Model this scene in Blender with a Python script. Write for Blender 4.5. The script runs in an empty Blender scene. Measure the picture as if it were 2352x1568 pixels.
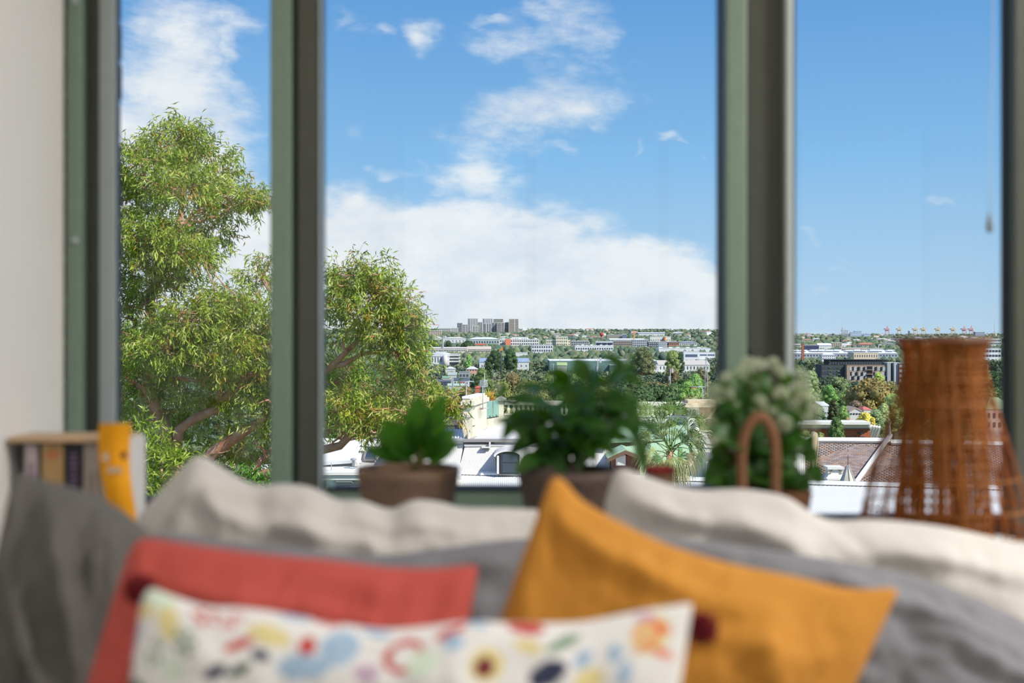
import bpy, bmesh, math, random
import numpy as np
from mathutils import Vector, Matrix, noise

# ------------------------------------------------------------------ camera, sky, sun, lamps, exposure
SC = bpy.context.scene
COL = SC.collection
K, HY, CX, CZ = 2940.0, 760.0, 1176.0, 1.1       # focal length in pixels, horizon row, centre column, eye height


def P(px, py, d):
    """the point of the place seen at pixel (px, py) that stands d metres in front of the lens"""
    return Vector(((px - CX) / K * d, d, CZ - (py - HY) / K * d))


def lin(c):
    r = []
    for v in c[:3]:
        v = v / 255.0
        r.append(v / 12.92 if v <= 0.04045 else ((v + 0.055) / 1.055) ** 2.4)
    return (r[0], r[1], r[2], 1.0)


cam_d = bpy.data.cameras.new('camera')
cam = bpy.data.objects.new('camera', cam_d)
COL.objects.link(cam)
cam.location = (0, 0, CZ)
cam.rotation_euler = (math.pi / 2, 0, 0)
cam_d.sensor_width = 36.0
cam_d.sensor_fit = 'HORIZONTAL'
cam_d.lens = K / 2352.0 * 36.0
cam_d.shift_y = -(784.0 - HY) / 2352.0
cam_d.clip_start = 0.05
cam_d.clip_end = 30000.0
cam_d.dof.use_dof = True
cam_d.dof.focus_distance = 60.0
cam_d.dof.aperture_fstop = 2.9
SC.camera = cam

SC.view_settings.view_transform = 'Standard'
SC.view_settings.look = 'None'
SC.view_settings.gamma = 1.0
SC.view_settings.use_curve_mapping = False
SC.view_settings.exposure = 0.0
SC.cycles.use_denoising = True
SC.cycles.max_bounces = 5
SC.cycles.diffuse_bounces = 3
SC.cycles.glossy_bounces = 2
SC.cycles.transmission_bounces = 3
SC.cycles.caustics_reflective = False
SC.cycles.caustics_refractive = False
SC.cycles.adaptive_threshold = 0.05
SC.cycles.transparent_max_bounces = 16
SC.cycles.sample_clamp_indirect = 6.0

SUN_STRENGTH = 5.0
sun_d = bpy.data.lights.new('sun', 'SUN')
sun_d.energy = SUN_STRENGTH
sun_d.color = (1.0, 0.95, 0.85)
sun_d.angle = math.radians(0.6)
sun = bpy.data.objects.new('sun', sun_d)
COL.objects.link(sun)
to_sun = Vector((0.60, -0.50, 0.72)).normalized()
sun.rotation_euler = to_sun.to_track_quat('Z', 'Y').to_euler()
sun.location = (30, -20, 60)


def make_world():
    w = bpy.data.worlds.new('sky')
    SC.world = w
    w.use_nodes = True
    nt = w.node_tree
    nt.nodes.clear()
    N, L = nt.nodes, nt.links

    def put(sock, v):
        if isinstance(v, (int, float)):
            sock.default_value = v
        else:
            L.new(v, sock)

    def m(op, a, b=None, c=None, clamp=False):
        n = N.new('ShaderNodeMath')
        n.operation = op
        n.use_clamp = clamp
        put(n.inputs[0], a)
        if b is not None:
            put(n.inputs[1], b)
        if c is not None:
            put(n.inputs[2], c)
        return n.outputs[0]

    def smooth(v, a, b):
        n = N.new('ShaderNodeMapRange')
        n.interpolation_type = 'SMOOTHSTEP'
        put(n.inputs[0], v)
        n.inputs[1].default_value = a
        n.inputs[2].default_value = b
        return n.outputs[0]

    def comb(x, y, z):
        n = N.new('ShaderNodeCombineXYZ')
        put(n.inputs[0], x); put(n.inputs[1], y); put(n.inputs[2], z)
        return n.outputs[0]

    def noi(vec, scale, detail, rough, dist=0.0):
        n = N.new('ShaderNodeTexNoise')
        L.new(vec, n.inputs['Vector'])
        n.inputs['Scale'].default_value = scale
        n.inputs['Detail'].default_value = detail
        n.inputs['Roughness'].default_value = rough
        n.inputs['Distortion'].default_value = dist
        return n.outputs[0]

    tc = N.new('ShaderNodeTexCoord')
    sep = N.new('ShaderNodeSeparateXYZ')
    L.new(tc.outputs['Generated'], sep.inputs[0])
    x, y, z = sep.outputs
    az = m('ARCTAN2', x, y)
    el = m('ARCSINE', z)

    def ae(px, py):
        a = math.atan((px - CX) / K)
        return a, math.atan((HY - py) / K * math.cos(a))
    # the clear sky: paler towards the horizon, deeper overhead and away from the cloud bank
    ramp = N.new('ShaderNodeValToRGB')
    cr = ramp.color_ramp
    stops = [(0.0, (190, 217, 241)), (0.035, (170, 208, 241)), (0.085, (138, 192, 240)), (0.165, (102, 163, 226)),
             (0.40, (66, 122, 198)), (1.0, (52, 102, 182))]
    cr.elements[0].position, cr.elements[0].color = stops[0][0], lin(stops[0][1])
    cr.elements[1].position, cr.elements[1].color = stops[-1][0], lin(stops[-1][1])
    for p_, c_ in stops[1:-1]:
        e = cr.elements.new(p_)
        e.color = lin(c_)
    L.new(m('MULTIPLY', el, 1 / 1.5708, clamp=True), ramp.inputs[0])
    # cloud field on the sphere of directions
    v1 = comb(m('MULTIPLY', az, 1.0), m('MULTIPLY', el, 1.7), 0.37)
    n1 = noi(v1, 8.0, 7.0, 0.62)
    n2 = noi(comb(m('MULTIPLY_ADD', az, 1.0, m('MULTIPLY', el, 0.9)), m('MULTIPLY', el, 2.6), 1.9), 17.0, 6.0, 0.66)
    fld = m('ADD', m('MULTIPLY', n1, 0.62), m('MULTIPLY', n2, 0.38))        # about 0.5 on average

    wn = N.new('ShaderNodeTexNoise')
    L.new(comb(az, m('MULTIPLY', el, 1.4), 7.7), wn.inputs['Vector'])
    wn.inputs['Scale'].default_value = 16.0
    wn.inputs['Detail'].default_value = 3.0
    wsub = N.new('ShaderNodeVectorMath'); wsub.operation = 'SUBTRACT'
    L.new(wn.outputs['Color'], wsub.inputs[0]); wsub.inputs[1].default_value = (0.5, 0.5, 0.5)
    wmul = N.new('ShaderNodeVectorMath'); wmul.operation = 'MULTIPLY'
    L.new(wsub.outputs[0], wmul.inputs[0]); wmul.inputs[1].default_value = (0.11, 0.07, 0.0)
    wadd = N.new('ShaderNodeVectorMath'); wadd.operation = 'ADD'
    L.new(comb(az, el, 0.0), wadd.inputs[0]); L.new(wmul.outputs[0], wadd.inputs[1])
    ael = wadd.outputs[0]
    wsep = N.new('ShaderNodeSeparateXYZ'); L.new(ael, wsep.inputs[0])

    def ell(px, py, rx, ry, tilt=0.0, w=1.0):
        a0, e0 = ae(px, py)
        mp = N.new('ShaderNodeMapping')
        mp.vector_type = 'TEXTURE'
        L.new(ael, mp.inputs[0])
        mp.inputs[1].default_value = (a0, e0, 0)
        mp.inputs[2].default_value = (0, 0, tilt)
        mp.inputs[3].default_value = (rx / K, ry / K, 1)
        ln = N.new('ShaderNodeVectorMath')
        ln.operation = 'LENGTH'
        L.new(mp.outputs[0], ln.inputs[0])
        mr = N.new('ShaderNodeMapRange')
        mr.interpolation_type = 'SMOOTHSTEP'
        L.new(ln.outputs['Value'], mr.inputs[0])
        mr.inputs[1].default_value = 1.75
        mr.inputs[2].default_value = 0.0
        mr.inputs[3].default_value = 0.0
        mr.inputs[4].default_value = w
        return mr.outputs[0]

    blobs = [(400, 220, 210, 330, 0.0, 1.3), (500, 330, 130, 110, 0, 1.0), (560, 180, 50, 260, 0.0, 1.0), (330, -60, 220, 120, 0.0, .9),
             (1240, 250, 260, 95, 0.28, 1.1), (1380, 200, 120, 60, 0.3, .8), (1110, 280, 80, 60, 0, .6),
             (1320, 50, 130, 110, 0.0, .95), (1210, 130, 150, 60, -0.3, .85),
             (935, 100, 70, 75, 0, .85), (1090, 62, 62, 26, 0, .66), (765, 40, 40, 75, 0, .75), (820, 85, 44, 26, 0, .6),
             (1075, 405, 115, 50, -0.2, .82), (930, 385, 90, 22, -0.1, .62), (845, 312, 60, 24, 0, .66), (850, 335, 55, 14, 0, .5),
             (1310, 362, 170, 28, -0.08, .66), (1522, 349, 34, 13, 0, .78), (1585, 378, 30, 12, 0, .62), (1600, 424, 38, 12, 0, .60),
             (2128, 446, 50, 17, -0.25, .82), (2120, 392, 34, 11, -0.2, .66), (1960, 605, 58, 16, -0.1, .84), (1935, 628, 60, 17, 0, .76),
             (1850, 575, 60, 28, -0.3, .68), (1850, 660, 70, 17, 0, .62), (1860, 730, 60, 26, 0, .6), (1480, 545, 140, 40, -0.5, .5)]
    tot = None
    for b in blobs:
        e = ell(*b)
        tot = e if tot is None else m('MAXIMUM', tot, e)
    # the cloud bank above the horizon: its top falls off towards the port
    a0, etop = ae(1290, 455)
    a1, _ = ae(1850, 760)
    top = m('MINIMUM', etop, m('MULTIPLY', m('SUBTRACT', a1, wsep.outputs[0]), etop / (a1 - a0)))
    bank = m('MULTIPLY', smooth(m('SUBTRACT', top, wsep.outputs[1]), -0.034, 0.034), 1.55)
    # elsewhere: the same broken fair-weather cloud
    n3 = noi(comb(az, m('MULTIPLY', el, 1.5), 4.4), 3.0, 1.0, 0.5)
    out = m('MAXIMUM', smooth(m('ABSOLUTE', az), 0.40, 0.60), smooth(el, 0.27, 0.40))
    gen = m('MULTIPLY', smooth(n3, 0.45, 0.68), out)
    mask = m('MAXIMUM', m('MAXIMUM', tot, bank), gen)
    # density: field lifted by the mask
    dn = m('ADD', m('MULTIPLY', m('SUBTRACT', fld, 0.5), 4.2), m('SUBTRACT', m('MULTIPLY', mask, 1.30), 0.62))
    dens = smooth(dn, -0.10, 1.20)
    dens = m('MULTIPLY', dens, 0.97)
    shade = n1
    ccol = N.new('ShaderNodeMix')
    ccol.data_type = 'RGBA'
    L.new(smooth(shade, 0.38, 0.60), ccol.inputs[0])
    ccol.inputs[6].default_value = lin((226, 233, 245))
    ccol.inputs[7].default_value = lin((246, 248, 252))
    mx = N.new('ShaderNodeMix')
    mx.data_type = 'RGBA'
    L.new(dens, mx.inputs[0])
    L.new(ramp.outputs[0], mx.inputs[6])
    L.new(ccol.outputs[2], mx.inputs[7])
    # ground side of the sphere
    gm = N.new('ShaderNodeMix')
    gm.data_type = 'RGBA'
    L.new(smooth(el, -0.02, 0.0), gm.inputs[0])
    gm.inputs[6].default_value = lin((150, 160, 160))
    L.new(mx.outputs[2], gm.inputs[7])
    bg = N.new('ShaderNodeBackground')
    L.new(gm.outputs[2], bg.inputs[0])
    bg.inputs[1].default_value = 1.0
    o = N.new('ShaderNodeOutputWorld')
    L.new(bg.outputs[0], o.inputs[0])
    w.cycles.sampling_method = 'MANUAL'
    w.cycles.sample_map_resolution = 512


make_world()
# ------------------------------------------------------------------ helpers
rnd = random.Random(7)
RNG = np.random.default_rng(11)
MATS = {}


def mat(name, col, rough=0.7, var=0.0, vscale=6.0, bump=0.0, bscale=40.0, metal=0.0, trans=0.0, spec=0.5, attr=None,
        objcol=False, col2=None, tcol=None, wave=None):
    """a node material: base colour with noise between col and col2, bump, optional translucency"""
    if name in MATS:
        return MATS[name]
    mt = bpy.data.materials.new(name)
    mt.use_nodes = True
    nt = mt.node_tree
    N, L = nt.nodes, nt.links
    b = N['Principled BSDF']
    out = N['Material Output']
    b.inputs['Roughness'].default_value = rough
    b.inputs['Metallic'].default_value = metal
    b.inputs['Specular IOR Level'].default_value = spec
    base = lin(col)
    tc = N.new('ShaderNodeTexCoord')
    src = None
    if attr:
        a = N.new('ShaderNodeAttribute')
        a.attribute_name = attr
        src = a.outputs['Color']
    elif objcol:
        a = N.new('ShaderNodeObjectInfo')
        src = a.outputs['Color']
    if var > 0 or col2:
        nz = N.new('ShaderNodeTexNoise')
        L.new(tc.outputs['Object'], nz.inputs['Vector'])
        nz.inputs['Scale'].default_value = vscale
        nz.inputs['Detail'].default_value = 6
        nz.inputs['Roughness'].default_value = 0.6
        mr = N.new('ShaderNodeMapRange')
        L.new(nz.outputs[0], mr.inputs[0])
        mr.inputs[1].default_value = 0.32
        mr.inputs[2].default_value = 0.68
        mx = N.new('ShaderNodeMix')
        mx.data_type = 'RGBA'
        L.new(mr.outputs[0], mx.inputs[0])
        if src is not None:
            mu = N.new('ShaderNodeMix'); mu.data_type = 'RGBA'; mu.blend_type = 'MULTIPLY'
            mu.inputs[0].default_value = 1.0
            L.new(src, mu.inputs[6])
            g = 1 - var
            mx.inputs[6].default_value = (g, g, g, 1)
            mx.inputs[7].default_value = (1 + var, 1 + var, 1 + var * .8, 1)
            L.new(mx.outputs[2], mu.inputs[7])
            src = mu.outputs[2]
        else:
            if col2:
                mx.inputs[6].default_value = base
                mx.inputs[7].default_value = lin(col2)
            else:
                mx.inputs[6].default_value = tuple(c * (1 - var) for c in base[:3]) + (1,)
                mx.inputs[7].default_value = tuple(min(1, c * (1 + var)) for c in base[:3]) + (1,)
            src = mx.outputs[2]
    if src is not None:
        L.new(src, b.inputs['Base Color'])
    else:
        b.inputs['Base Color'].default_value = base
    if bump > 0:
        if wave:
            bz = N.new('ShaderNodeTexWave')
            bz.inputs['Distortion'].default_value = 2.0
            ho = bz.outputs['Fac']
        else:
            bz = N.new('ShaderNodeTexNoise')
            bz.inputs['Detail'].default_value = 5
            ho = bz.outputs[0]
        bz.inputs['Scale'].default_value = bscale
        L.new(tc.outputs['Object'], bz.inputs['Vector'])
        bp = N.new('ShaderNodeBump')
        bp.inputs['Strength'].default_value = bump
        bp.inputs['Distance'].default_value = 0.02
        L.new(ho, bp.inputs['Height'])
        L.new(bp.outputs[0], b.inputs['Normal'])
    if trans > 0:
        tr = N.new('ShaderNodeBsdfTranslucent')
        if src is not None and tcol is None:
            L.new(src, tr.inputs[0])
        else:
            tr.inputs[0].default_value = lin(tcol) if tcol else base
        ms = N.new('ShaderNodeMixShader')
        ms.inputs[0].default_value = trans
        L.new(b.outputs[0], ms.inputs[1])
        L.new(tr.outputs[0], ms.inputs[2])
        L.new(ms.outputs[0], out.inputs[0])
    MATS[name] = mt
    return mt


def glass_mat(name, tint=(0.97, 0.985, 0.98), refl=0.05, rough=0.0):
    mt = bpy.data.materials.new(name)
    mt.use_nodes = True
    nt = mt.node_tree
    nt.nodes.remove(nt.nodes['Principled BSDF'])
    tr = nt.nodes.new('ShaderNodeBsdfTransparent')
    tr.inputs[0].default_value = (*tint, 1)
    gl = nt.nodes.new('ShaderNodeBsdfGlossy')
    gl.inputs['Roughness'].default_value = rough
    ms = nt.nodes.new('ShaderNodeMixShader')
    ms.inputs[0].default_value = refl
    nt.links.new(tr.outputs[0], ms.inputs[1])
    nt.links.new(gl.outputs[0], ms.inputs[2])
    nt.links.new(ms.outputs[0], nt.nodes['Material Output'].inputs[0])
    MATS[name] = mt
    return mt


def tag(o, label=None, cat=None, group=None, kind=None):
    if label:
        o['label'] = label
    if cat:
        o['category'] = cat
    if group:
        o['group'] = group
    if kind:
        o['kind'] = kind
    return o


def empty(name, loc, label=None, cat=None, group=None, kind=None, rz=0.0):
    o = bpy.data.objects.new(name, None)
    o.empty_display_size = 0.1
    COL.objects.link(o)
    o.location = loc
    o.rotation_euler = (0, 0, rz)
    bpy.context.view_layer.update() if False else None
    return tag(o, label, cat, group, kind)


def link(name, me, parent=None, loc=None, scale=None, rot=None):
    """an object on existing mesh data; loc is in the parent's space"""
    o = bpy.data.objects.new(name, me)
    COL.objects.link(o)
    if loc is not None:
        o.location = loc
    if rot is not None:
        o.rotation_euler = rot
    if scale is not None:
        o.scale = scale if hasattr(scale, '__len__') else (scale,) * 3
    if parent is not None:
        o.parent = parent
    return o


def np_mesh(name, V, F, mats, cols=None, smooth=False, fm=None):
    """mesh from numpy vertices and an (n,3) or (n,4) face array"""
    V = np.asarray(V, dtype=np.float32)
    F = np.asarray(F, dtype=np.int32)
    me = bpy.data.meshes.new(name)
    n, k = F.shape
    me.vertices.add(len(V)); me.loops.add(n * k); me.polygons.add(n)
    me.vertices.foreach_set('co', V.ravel())
    me.loops.foreach_set('vertex_index', F.ravel())
    me.polygons.foreach_set('loop_start', np.arange(0, n * k, k, dtype=np.int32))
    me.polygons.foreach_set('loop_total', np.full(n, k, dtype=np.int32))
    if fm is not None:
        me.polygons.foreach_set('material_index', np.asarray(fm, dtype=np.int32))
    for mm in (mats if isinstance(mats, (list, tuple)) else [mats]):
        me.materials.append(mm)
    if cols is not None:
        at = me.color_attributes.new('Col', 'FLOAT_COLOR', 'POINT')
        c4 = np.ones((len(V), 4), dtype=np.float32)
        c4[:, :3] = cols
        at.data.foreach_set('color', c4.ravel())
    me.update(calc_edges=True)
    if smooth:
        me.polygons.foreach_set('use_smooth', np.ones(n, dtype=bool))
    return me


class MB:
    """collects shapes in world coordinates; build() links them as one mesh object"""

    def __init__(self):
        self.v, self.f, self.s = [], [], []

    def add(self, vs, fs, smooth=False):
        o = len(self.v)
        self.v += [tuple(p) for p in vs]
        self.f += [tuple(i + o for i in f) for f in fs]
        self.s += [smooth] * len(fs)
        return self

    def hexa(self, p):
        """8 corners: bottom 0-3 anticlockwise, top 4-7"""
        return self.add(p, [(3, 2, 1, 0), (4, 5, 6, 7), (0, 1, 5, 4), (1, 2, 6, 5), (2, 3, 7, 6), (3, 0, 4, 7)])

    def box(self, x0, x1, y0, y1, z0, z1):
        return self.hexa([(x0, y0, z0), (x1, y0, z0), (x1, y1, z0), (x0, y1, z0), (x0, y0, z1), (x1, y0, z1), (x1, y1, z1), (x0, y1, z1)])

    def slab(self, a, b, c, d, t):
        """a thick quad: a, b, c, d run round the visible face; t is the thickness behind it"""
        a, b, c, d = map(Vector, (a, b, c, d))
        n = (b - a).cross(d - a).normalized() * -t
        q = [a + n, b + n, c + n, d + n, a, b, c, d]
        return self.hexa(q)

    def tube(self, pts, r, seg=6, cap=True, r1=None):
        pts = [Vector(p) for p in pts]
        n = len(pts)
        rr = r if hasattr(r, '__len__') else [r + ((r if r1 is None else r1) - r) * i / max(1, n - 1) for i in range(n)]
        vs, fs = [], []
        up = Vector((0.13, 0.31, 0.94))
        for i, p in enumerate(pts):
            t = (pts[min(i + 1, n - 1)] - pts[max(i - 1, 0)])
            t = t.normalized() if t.length > 1e-9 else Vector((0, 0, 1))
            a = t.cross(up)
            if a.length < 0.05:
                a = t.cross(Vector((1, 0, 0)))
            a.normalize()
            b = t.cross(a)
            for k in range(seg):
                w = 2 * math.pi * k / seg
                vs.append(p + (a * math.cos(w) + b * math.sin(w)) * rr[i])
        for i in range(n - 1):
            for k in range(seg):
                k2 = (k + 1) % seg
                fs.append((i * seg + k, i * seg + k2, (i + 1) * seg + k2, (i + 1) * seg + k))
        if cap:
            fs.append(tuple(range(seg - 1, -1, -1)))
            fs.append(tuple((n - 1) * seg + k for k in range(seg)))
        return self.add(vs, fs, seg > 4)

    def lathe(self, c, prof, seg=24, smooth=True, close=True):
        """prof: list of (radius, z) from below upward, round the vertical through c"""
        c = Vector(c)
        vs, fs = [], []
        for r, z in prof:
            for k in range(seg):
                w = 2 * math.pi * k / seg
                vs.append((c.x + r * math.cos(w), c.y + r * math.sin(w), c.z + z))
        for i in range(len(prof) - 1):
            for k in range(seg):
                k2 = (k + 1) % seg
                fs.append((i * seg + k, i * seg + k2, (i + 1) * seg + k2, (i + 1) * seg + k))
        if close:
            fs.append(tuple(range(seg - 1, -1, -1)))
            fs.append(tuple((len(prof) - 1) * seg + k for k in range(seg)))
        return self.add(vs, fs, smooth)

    def corr(self, tl, tr, bl, br, n, amp, t=0.06, seg=6):
        """a corrugated sheet with n waves running from its top edge to its bottom edge"""
        tl, tr, bl, br = map(Vector, (tl, tr, bl, br))
        nn = (tr - tl).cross(bl - tl).normalized()
        if nn.y > 0.0 and abs(nn.z) < 0.5 or nn.z < -0.3:
            nn = -nn
        vs, fs = [], []
        m_ = n * seg
        for i in range(m_ + 1):
            u = i / m_
            h = nn * (amp * math.cos(2 * math.pi * u * n))
            a, b = tl.lerp(tr, u), bl.lerp(br, u)
            vs += [a + h, b + h, a - nn * t, b - nn * t]
        for i in range(m_):
            o, q = i * 4, i * 4 + 4
            fs += [(o, o + 1, q + 1, q), (o + 2, q + 2, q + 3, o + 3), (o, q, q + 2, o + 2), (o + 1, o + 3, q + 3, q + 1)]
        return self.add(vs, fs, False)

    def prism(self, poly, y0, y1):
        """poly: list of (x, z); extruded from y0 to y1"""
        n = len(poly)
        vs = [(x, y0, z) for x, z in poly] + [(x, y1, z) for x, z in poly]
        fs = [tuple(range(n)), tuple(range(2 * n - 1, n - 1, -1))]
        fs += [(i, i + n, (i + 1) % n + n, (i + 1) % n) for i in range(n)]
        return self.add(vs, fs)

    def build(self, name, m, parent=None, label=None, cat=None, group=None, kind=None, bevel=0.0, origin=None):
        """link as an object; vertices are given in world space and are moved into the parent's space"""
        me = bpy.data.meshes.new(name)
        if parent is not None and origin is None:
            off = Vector(world_loc(parent))
        elif origin is not None:
            off = Vector(origin)
        else:
            a = np.array(self.v)
            off = Vector(((a[:, 0].min() + a[:, 0].max()) / 2, (a[:, 1].min() + a[:, 1].max()) / 2, a[:, 2].min()))
        me.from_pydata([(p[0] - off.x, p[1] - off.y, p[2] - off.z) for p in self.v], [], self.f)
        me.polygons.foreach_set('use_smooth', self.s)
        bm = bmesh.new()
        bm.from_mesh(me)
        bmesh.ops.recalc_face_normals(bm, faces=bm.faces)
        bm.to_mesh(me)
        bm.free()
        me.materials.append(m)
        me.update()
        o = bpy.data.objects.new(name, me)
        COL.objects.link(o)
        if parent is not None:
            o.parent = parent
            if origin is not None:
                o.location = off - Vector(world_loc(parent))
        else:
            o.location = off
        if bevel > 0:
            bv = o.modifiers.new('bevel', 'BEVEL')
            bv.width = bevel
            bv.segments = 2
            bv.limit_method = 'ANGLE'
        return tag(o, label, cat, group, kind)


def world_loc(o):
    p = Vector((0, 0, 0))
    while o is not None:
        p = p + Vector(o.location)
        o = o.parent
    return p


def bxp(px0, px1, py0, py1, d0, d1, dd=None):
    """a box whose front face fills the pixel rectangle at distance d0 and reaches back to d1"""
    a, b = P(px0, py1, d0), P(px1, py0, d0)
    return MB().box(a.x, b.x, d0, d1, a.z, b.z)


def smooth_path(pts, n):
    """Catmull-Rom through pts, n samples"""
    pts = [Vector(p) for p in pts]
    if len(pts) < 3:
        return [pts[0].lerp(pts[-1], i / (n - 1)) for i in range(n)]
    q = [pts[0] * 2 - pts[1]] + pts + [pts[-1] * 2 - pts[-2]]
    out = []
    for i in range(n):
        t = i / (n - 1) * (len(pts) - 1)
        k = min(int(t), len(pts) - 2)
        f = t - k
        a, b, c, d = q[k], q[k + 1], q[k + 2], q[k + 3]
        out.append(0.5 * ((2 * b) + (c - a) * f + (2 * a - 5 * b + 4 * c - d) * f * f + (3 * b - a - 3 * c + d) * f ** 3))
    return out
# ------------------------------------------------------------------ the room
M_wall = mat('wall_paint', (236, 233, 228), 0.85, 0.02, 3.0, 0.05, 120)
M_wall_low = mat('wall_greige_shaded', (150, 146, 138), 0.85, 0.04, 3.0)  # greige, with the shadow below the ledge put into the colour
M_ceil = mat('ceiling_paint', (245, 244, 240), 0.9, 0.01)
M_floor = mat('floor_boards', (150, 118, 86), 0.5, 0.2, 3.0)
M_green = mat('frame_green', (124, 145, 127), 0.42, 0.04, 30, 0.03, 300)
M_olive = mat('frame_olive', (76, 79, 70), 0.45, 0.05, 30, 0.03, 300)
M_grey_lit = mat('frame_grey_lit', (186, 194, 194), 0.35, 0.03, 30)  # grey lightened to stand in for window light on the beads
M_gasket = mat('frame_gasket', (26, 30, 36), 0.6)
M_glass = glass_mat('window_glass', refl=0.02)
M_sill = mat('sill_paint', (206, 203, 197), 0.5, 0.03)

XL = -0.872                      # face of the side wall
YW = 2.50                        # room side of the window frames
ZS = 0.700                       # top of the sill
ZC = 2.72


def struct(mb, name, m, bevel=0.0, parent=None, label=None):
    return mb.build(name, m, parent, label, kind=None if parent else 'structure', bevel=bevel)


struct(MB().box(-1.2, 3.2, -3.2, 2.7, -0.2, 0.0), 'floor', M_floor)
struct(MB().box(-1.2, 3.2, -5.8, 2.9, ZC, ZC + 0.25), 'ceiling', M_ceil)  # overhang past the rear doors added to keep direct sun out
struct(MB().box(XL - 0.22, XL, -3.2, YW, 0.70, ZC), 'wall_left', M_wall, 0.012)
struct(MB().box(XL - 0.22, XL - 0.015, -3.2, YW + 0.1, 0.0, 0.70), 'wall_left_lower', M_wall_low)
struct(MB().box(XL - 0.014, XL + 0.006, -3.2, 2.11, 0.690, 0.712), 'trim_1', M_wall, 0.006)
struct(MB().box(3.0, 3.2, -3.2, 2.7, 0, ZC), 'wall_right', M_wall)
w = MB().box(XL - 0.22, 3.0, 2.12, 2.30, 0, ZS - 0.04)
struct(w, 'wall_back', M_wall)
struct(MB().box(1.12, 3.0, 2.5, 2.7, ZS, ZC), 'wall_back_side', M_wall)
struct(MB().box(XL + 0.001, 2.99, 2.09, 2.66, ZS - 0.04, ZS), 'window_sill', M_sill, 0.008)
# unseen far end behind the viewer: glazed doors added to let sky light in
struct(MB().box(-1.2, -0.75, -3.4, -3.2, 0, ZC).box(2.75, 3.2, -3.4, -3.2, 0, ZC).box(-0.75, 2.75, -3.4, -3.2, 2.45, ZC), 'wall_front', M_wall)
d1 = empty('added_door_1', (1.0, -3.3, 0), kind='structure')
for i in range(5):
    x = -0.75 + i * 0.875
    MB().box(x - 0.035, x + 0.035, -3.33, -3.27, 0, 2.45).build('stile', M_olive, d1)
for i in range(4):
    x = -0.75 + i * 0.875
    MB().box(x + 0.035, x + 0.84, -3.305, -3.297, 0.06, 2.4).build('pane', M_glass, d1)
struct(MB().box(-1.2, 3.2, -5.8, -3.4, -0.2, 0.0), 'balcony_floor', M_floor)


def added_fill_lamp(x, y, label, power):  # unseen lamp, added to brighten the cushions and the side wall
    e = empty('added_fill_lamp', (x, y, ZC), label, 'lamp', 'added ceiling fill lamps')
    MB().lathe((x, y, ZC - 0.06), [(0.30, 0.0), (0.34, 0.01), (0.34, 0.06), (0.30, 0.06)], 32).build('fill_lamp_housing', M_ceil, e)
    em = MATS.get('fill_lamp_glow')
    if em is None:
        em = bpy.data.materials.new('fill_lamp_glow')
        em.use_nodes = True
        b = em.node_tree.nodes['Principled BSDF']
        b.inputs['Emission Color'].default_value = (1, 0.93, 0.84, 1)
        b.inputs['Emission Strength'].default_value = 3.0
        MATS['fill_lamp_glow'] = em
    MB().lathe((x, y, ZC - 0.075), [(0.24, 0), (0.29, 0.015), (0.29, 0.02)], 32).build('diffuser', em, e)
    ld = bpy.data.lights.new('added_fill_light', 'AREA')
    ld.shape = 'DISK'
    ld.size = 0.6
    ld.energy = power
    ld.color = (1.0, 0.98, 0.955)
    lo = bpy.data.objects.new('added_fill_light', ld)
    COL.objects.link(lo)
    lo.parent = e
    lo.location = (0, 0, -0.10)


added_fill_lamp(0.1, 0.25, 'added unseen fill lamp on the ceiling above the seating', 12.0)
added_fill_lamp(2.3, 1.4, 'added unseen fill lamp on the ceiling beside the windows', 80.0)

# ---- the windows: aluminium posts and sashes
ZT = ZC


def post(px0, px1, d, depth, m, parent, name='stile', z0=ZS, bevel=0.004):
    a, b = P(px0, HY, d), P(px1, HY, d)
    return MB().box(a.x, b.x, d, d + depth, z0, ZT).build(name, m, parent, bevel=bevel)


def zpx(py, d):
    return CZ - (py - HY) / K * d


w1 = empty('window_1', (P(450, 0, 2.55).x, 2.55, ZS), kind='structure')
w2 = empty('window_2', (P(1195, 0, 2.55).x, 2.55, ZS), kind='structure')
w3 = empty('window_3', (P(2060, 0, 2.55).x, 2.55, ZS), kind='structure')
# jamb beside the wall
post(150, 186, 2.50, 0.10, M_green, w1)
post(186, 230, 2.535, 0.10, M_olive, w1)
a, b = P(228, 0, 2.52), P(264, 0, 2.50)
MB().hexa([(a.x, 2.52, ZS), (b.x, 2.50, ZS), (b.x, 2.508, ZS), (a.x, 2.53, ZS), (a.x, 2.52, ZT), (b.x, 2.50, ZT), (b.x, 2.508, ZT), (a.x, 2.53, ZT)]).build('bead', M_grey_lit, w1)
post(256, 265, 2.508, 0.036, M_gasket, w1, 'gasket')
for zz in (zpx(553, 2.5), zpx(3, 2.5)):
    MB().lathe((P(172, 0, 2.497).x, 2.497, zz), [(0.0, -0.006), (0.006, -0.004), (0.007, 0.0), (0.006, 0.004), (0.0, 0.006)], 10).build('screw', M_grey_lit, w1)
# first post
post(620, 668, 2.50, 0.12, M_green, w1)
post(664, 684, 2.56, 0.05, M_gasket, w1, 'gasket')
post(681, 735, 2.515, 0.078, M_olive, w2)
post(733, 736, 2.512, 0.012, M_grey_lit, w2, 'bead')
# second post
post(1664, 1700, 2.512, 0.105, M_gasket, w2, 'gasket')
post(1668, 1716, 2.49, 0.02, M_green, w2)
post(1714, 1806, 2.525, 0.12, M_olive, w3)
post(1805, 1822, 2.50, 0.12, M_grey_lit, w3, 'bead')
post(1820, 1828, 2.55, 0.08, M_gasket, w3, 'gasket')
MB().lathe((P(1723, 0, 2.52).x, 2.515, zpx(815, 2.52)), [(0.0, -0.012), (0.009, -0.008), (0.011, 0.0), (0.009, 0.008), (0.0, 0.012)], 12).build('latch', M_gasket, w3)
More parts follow.
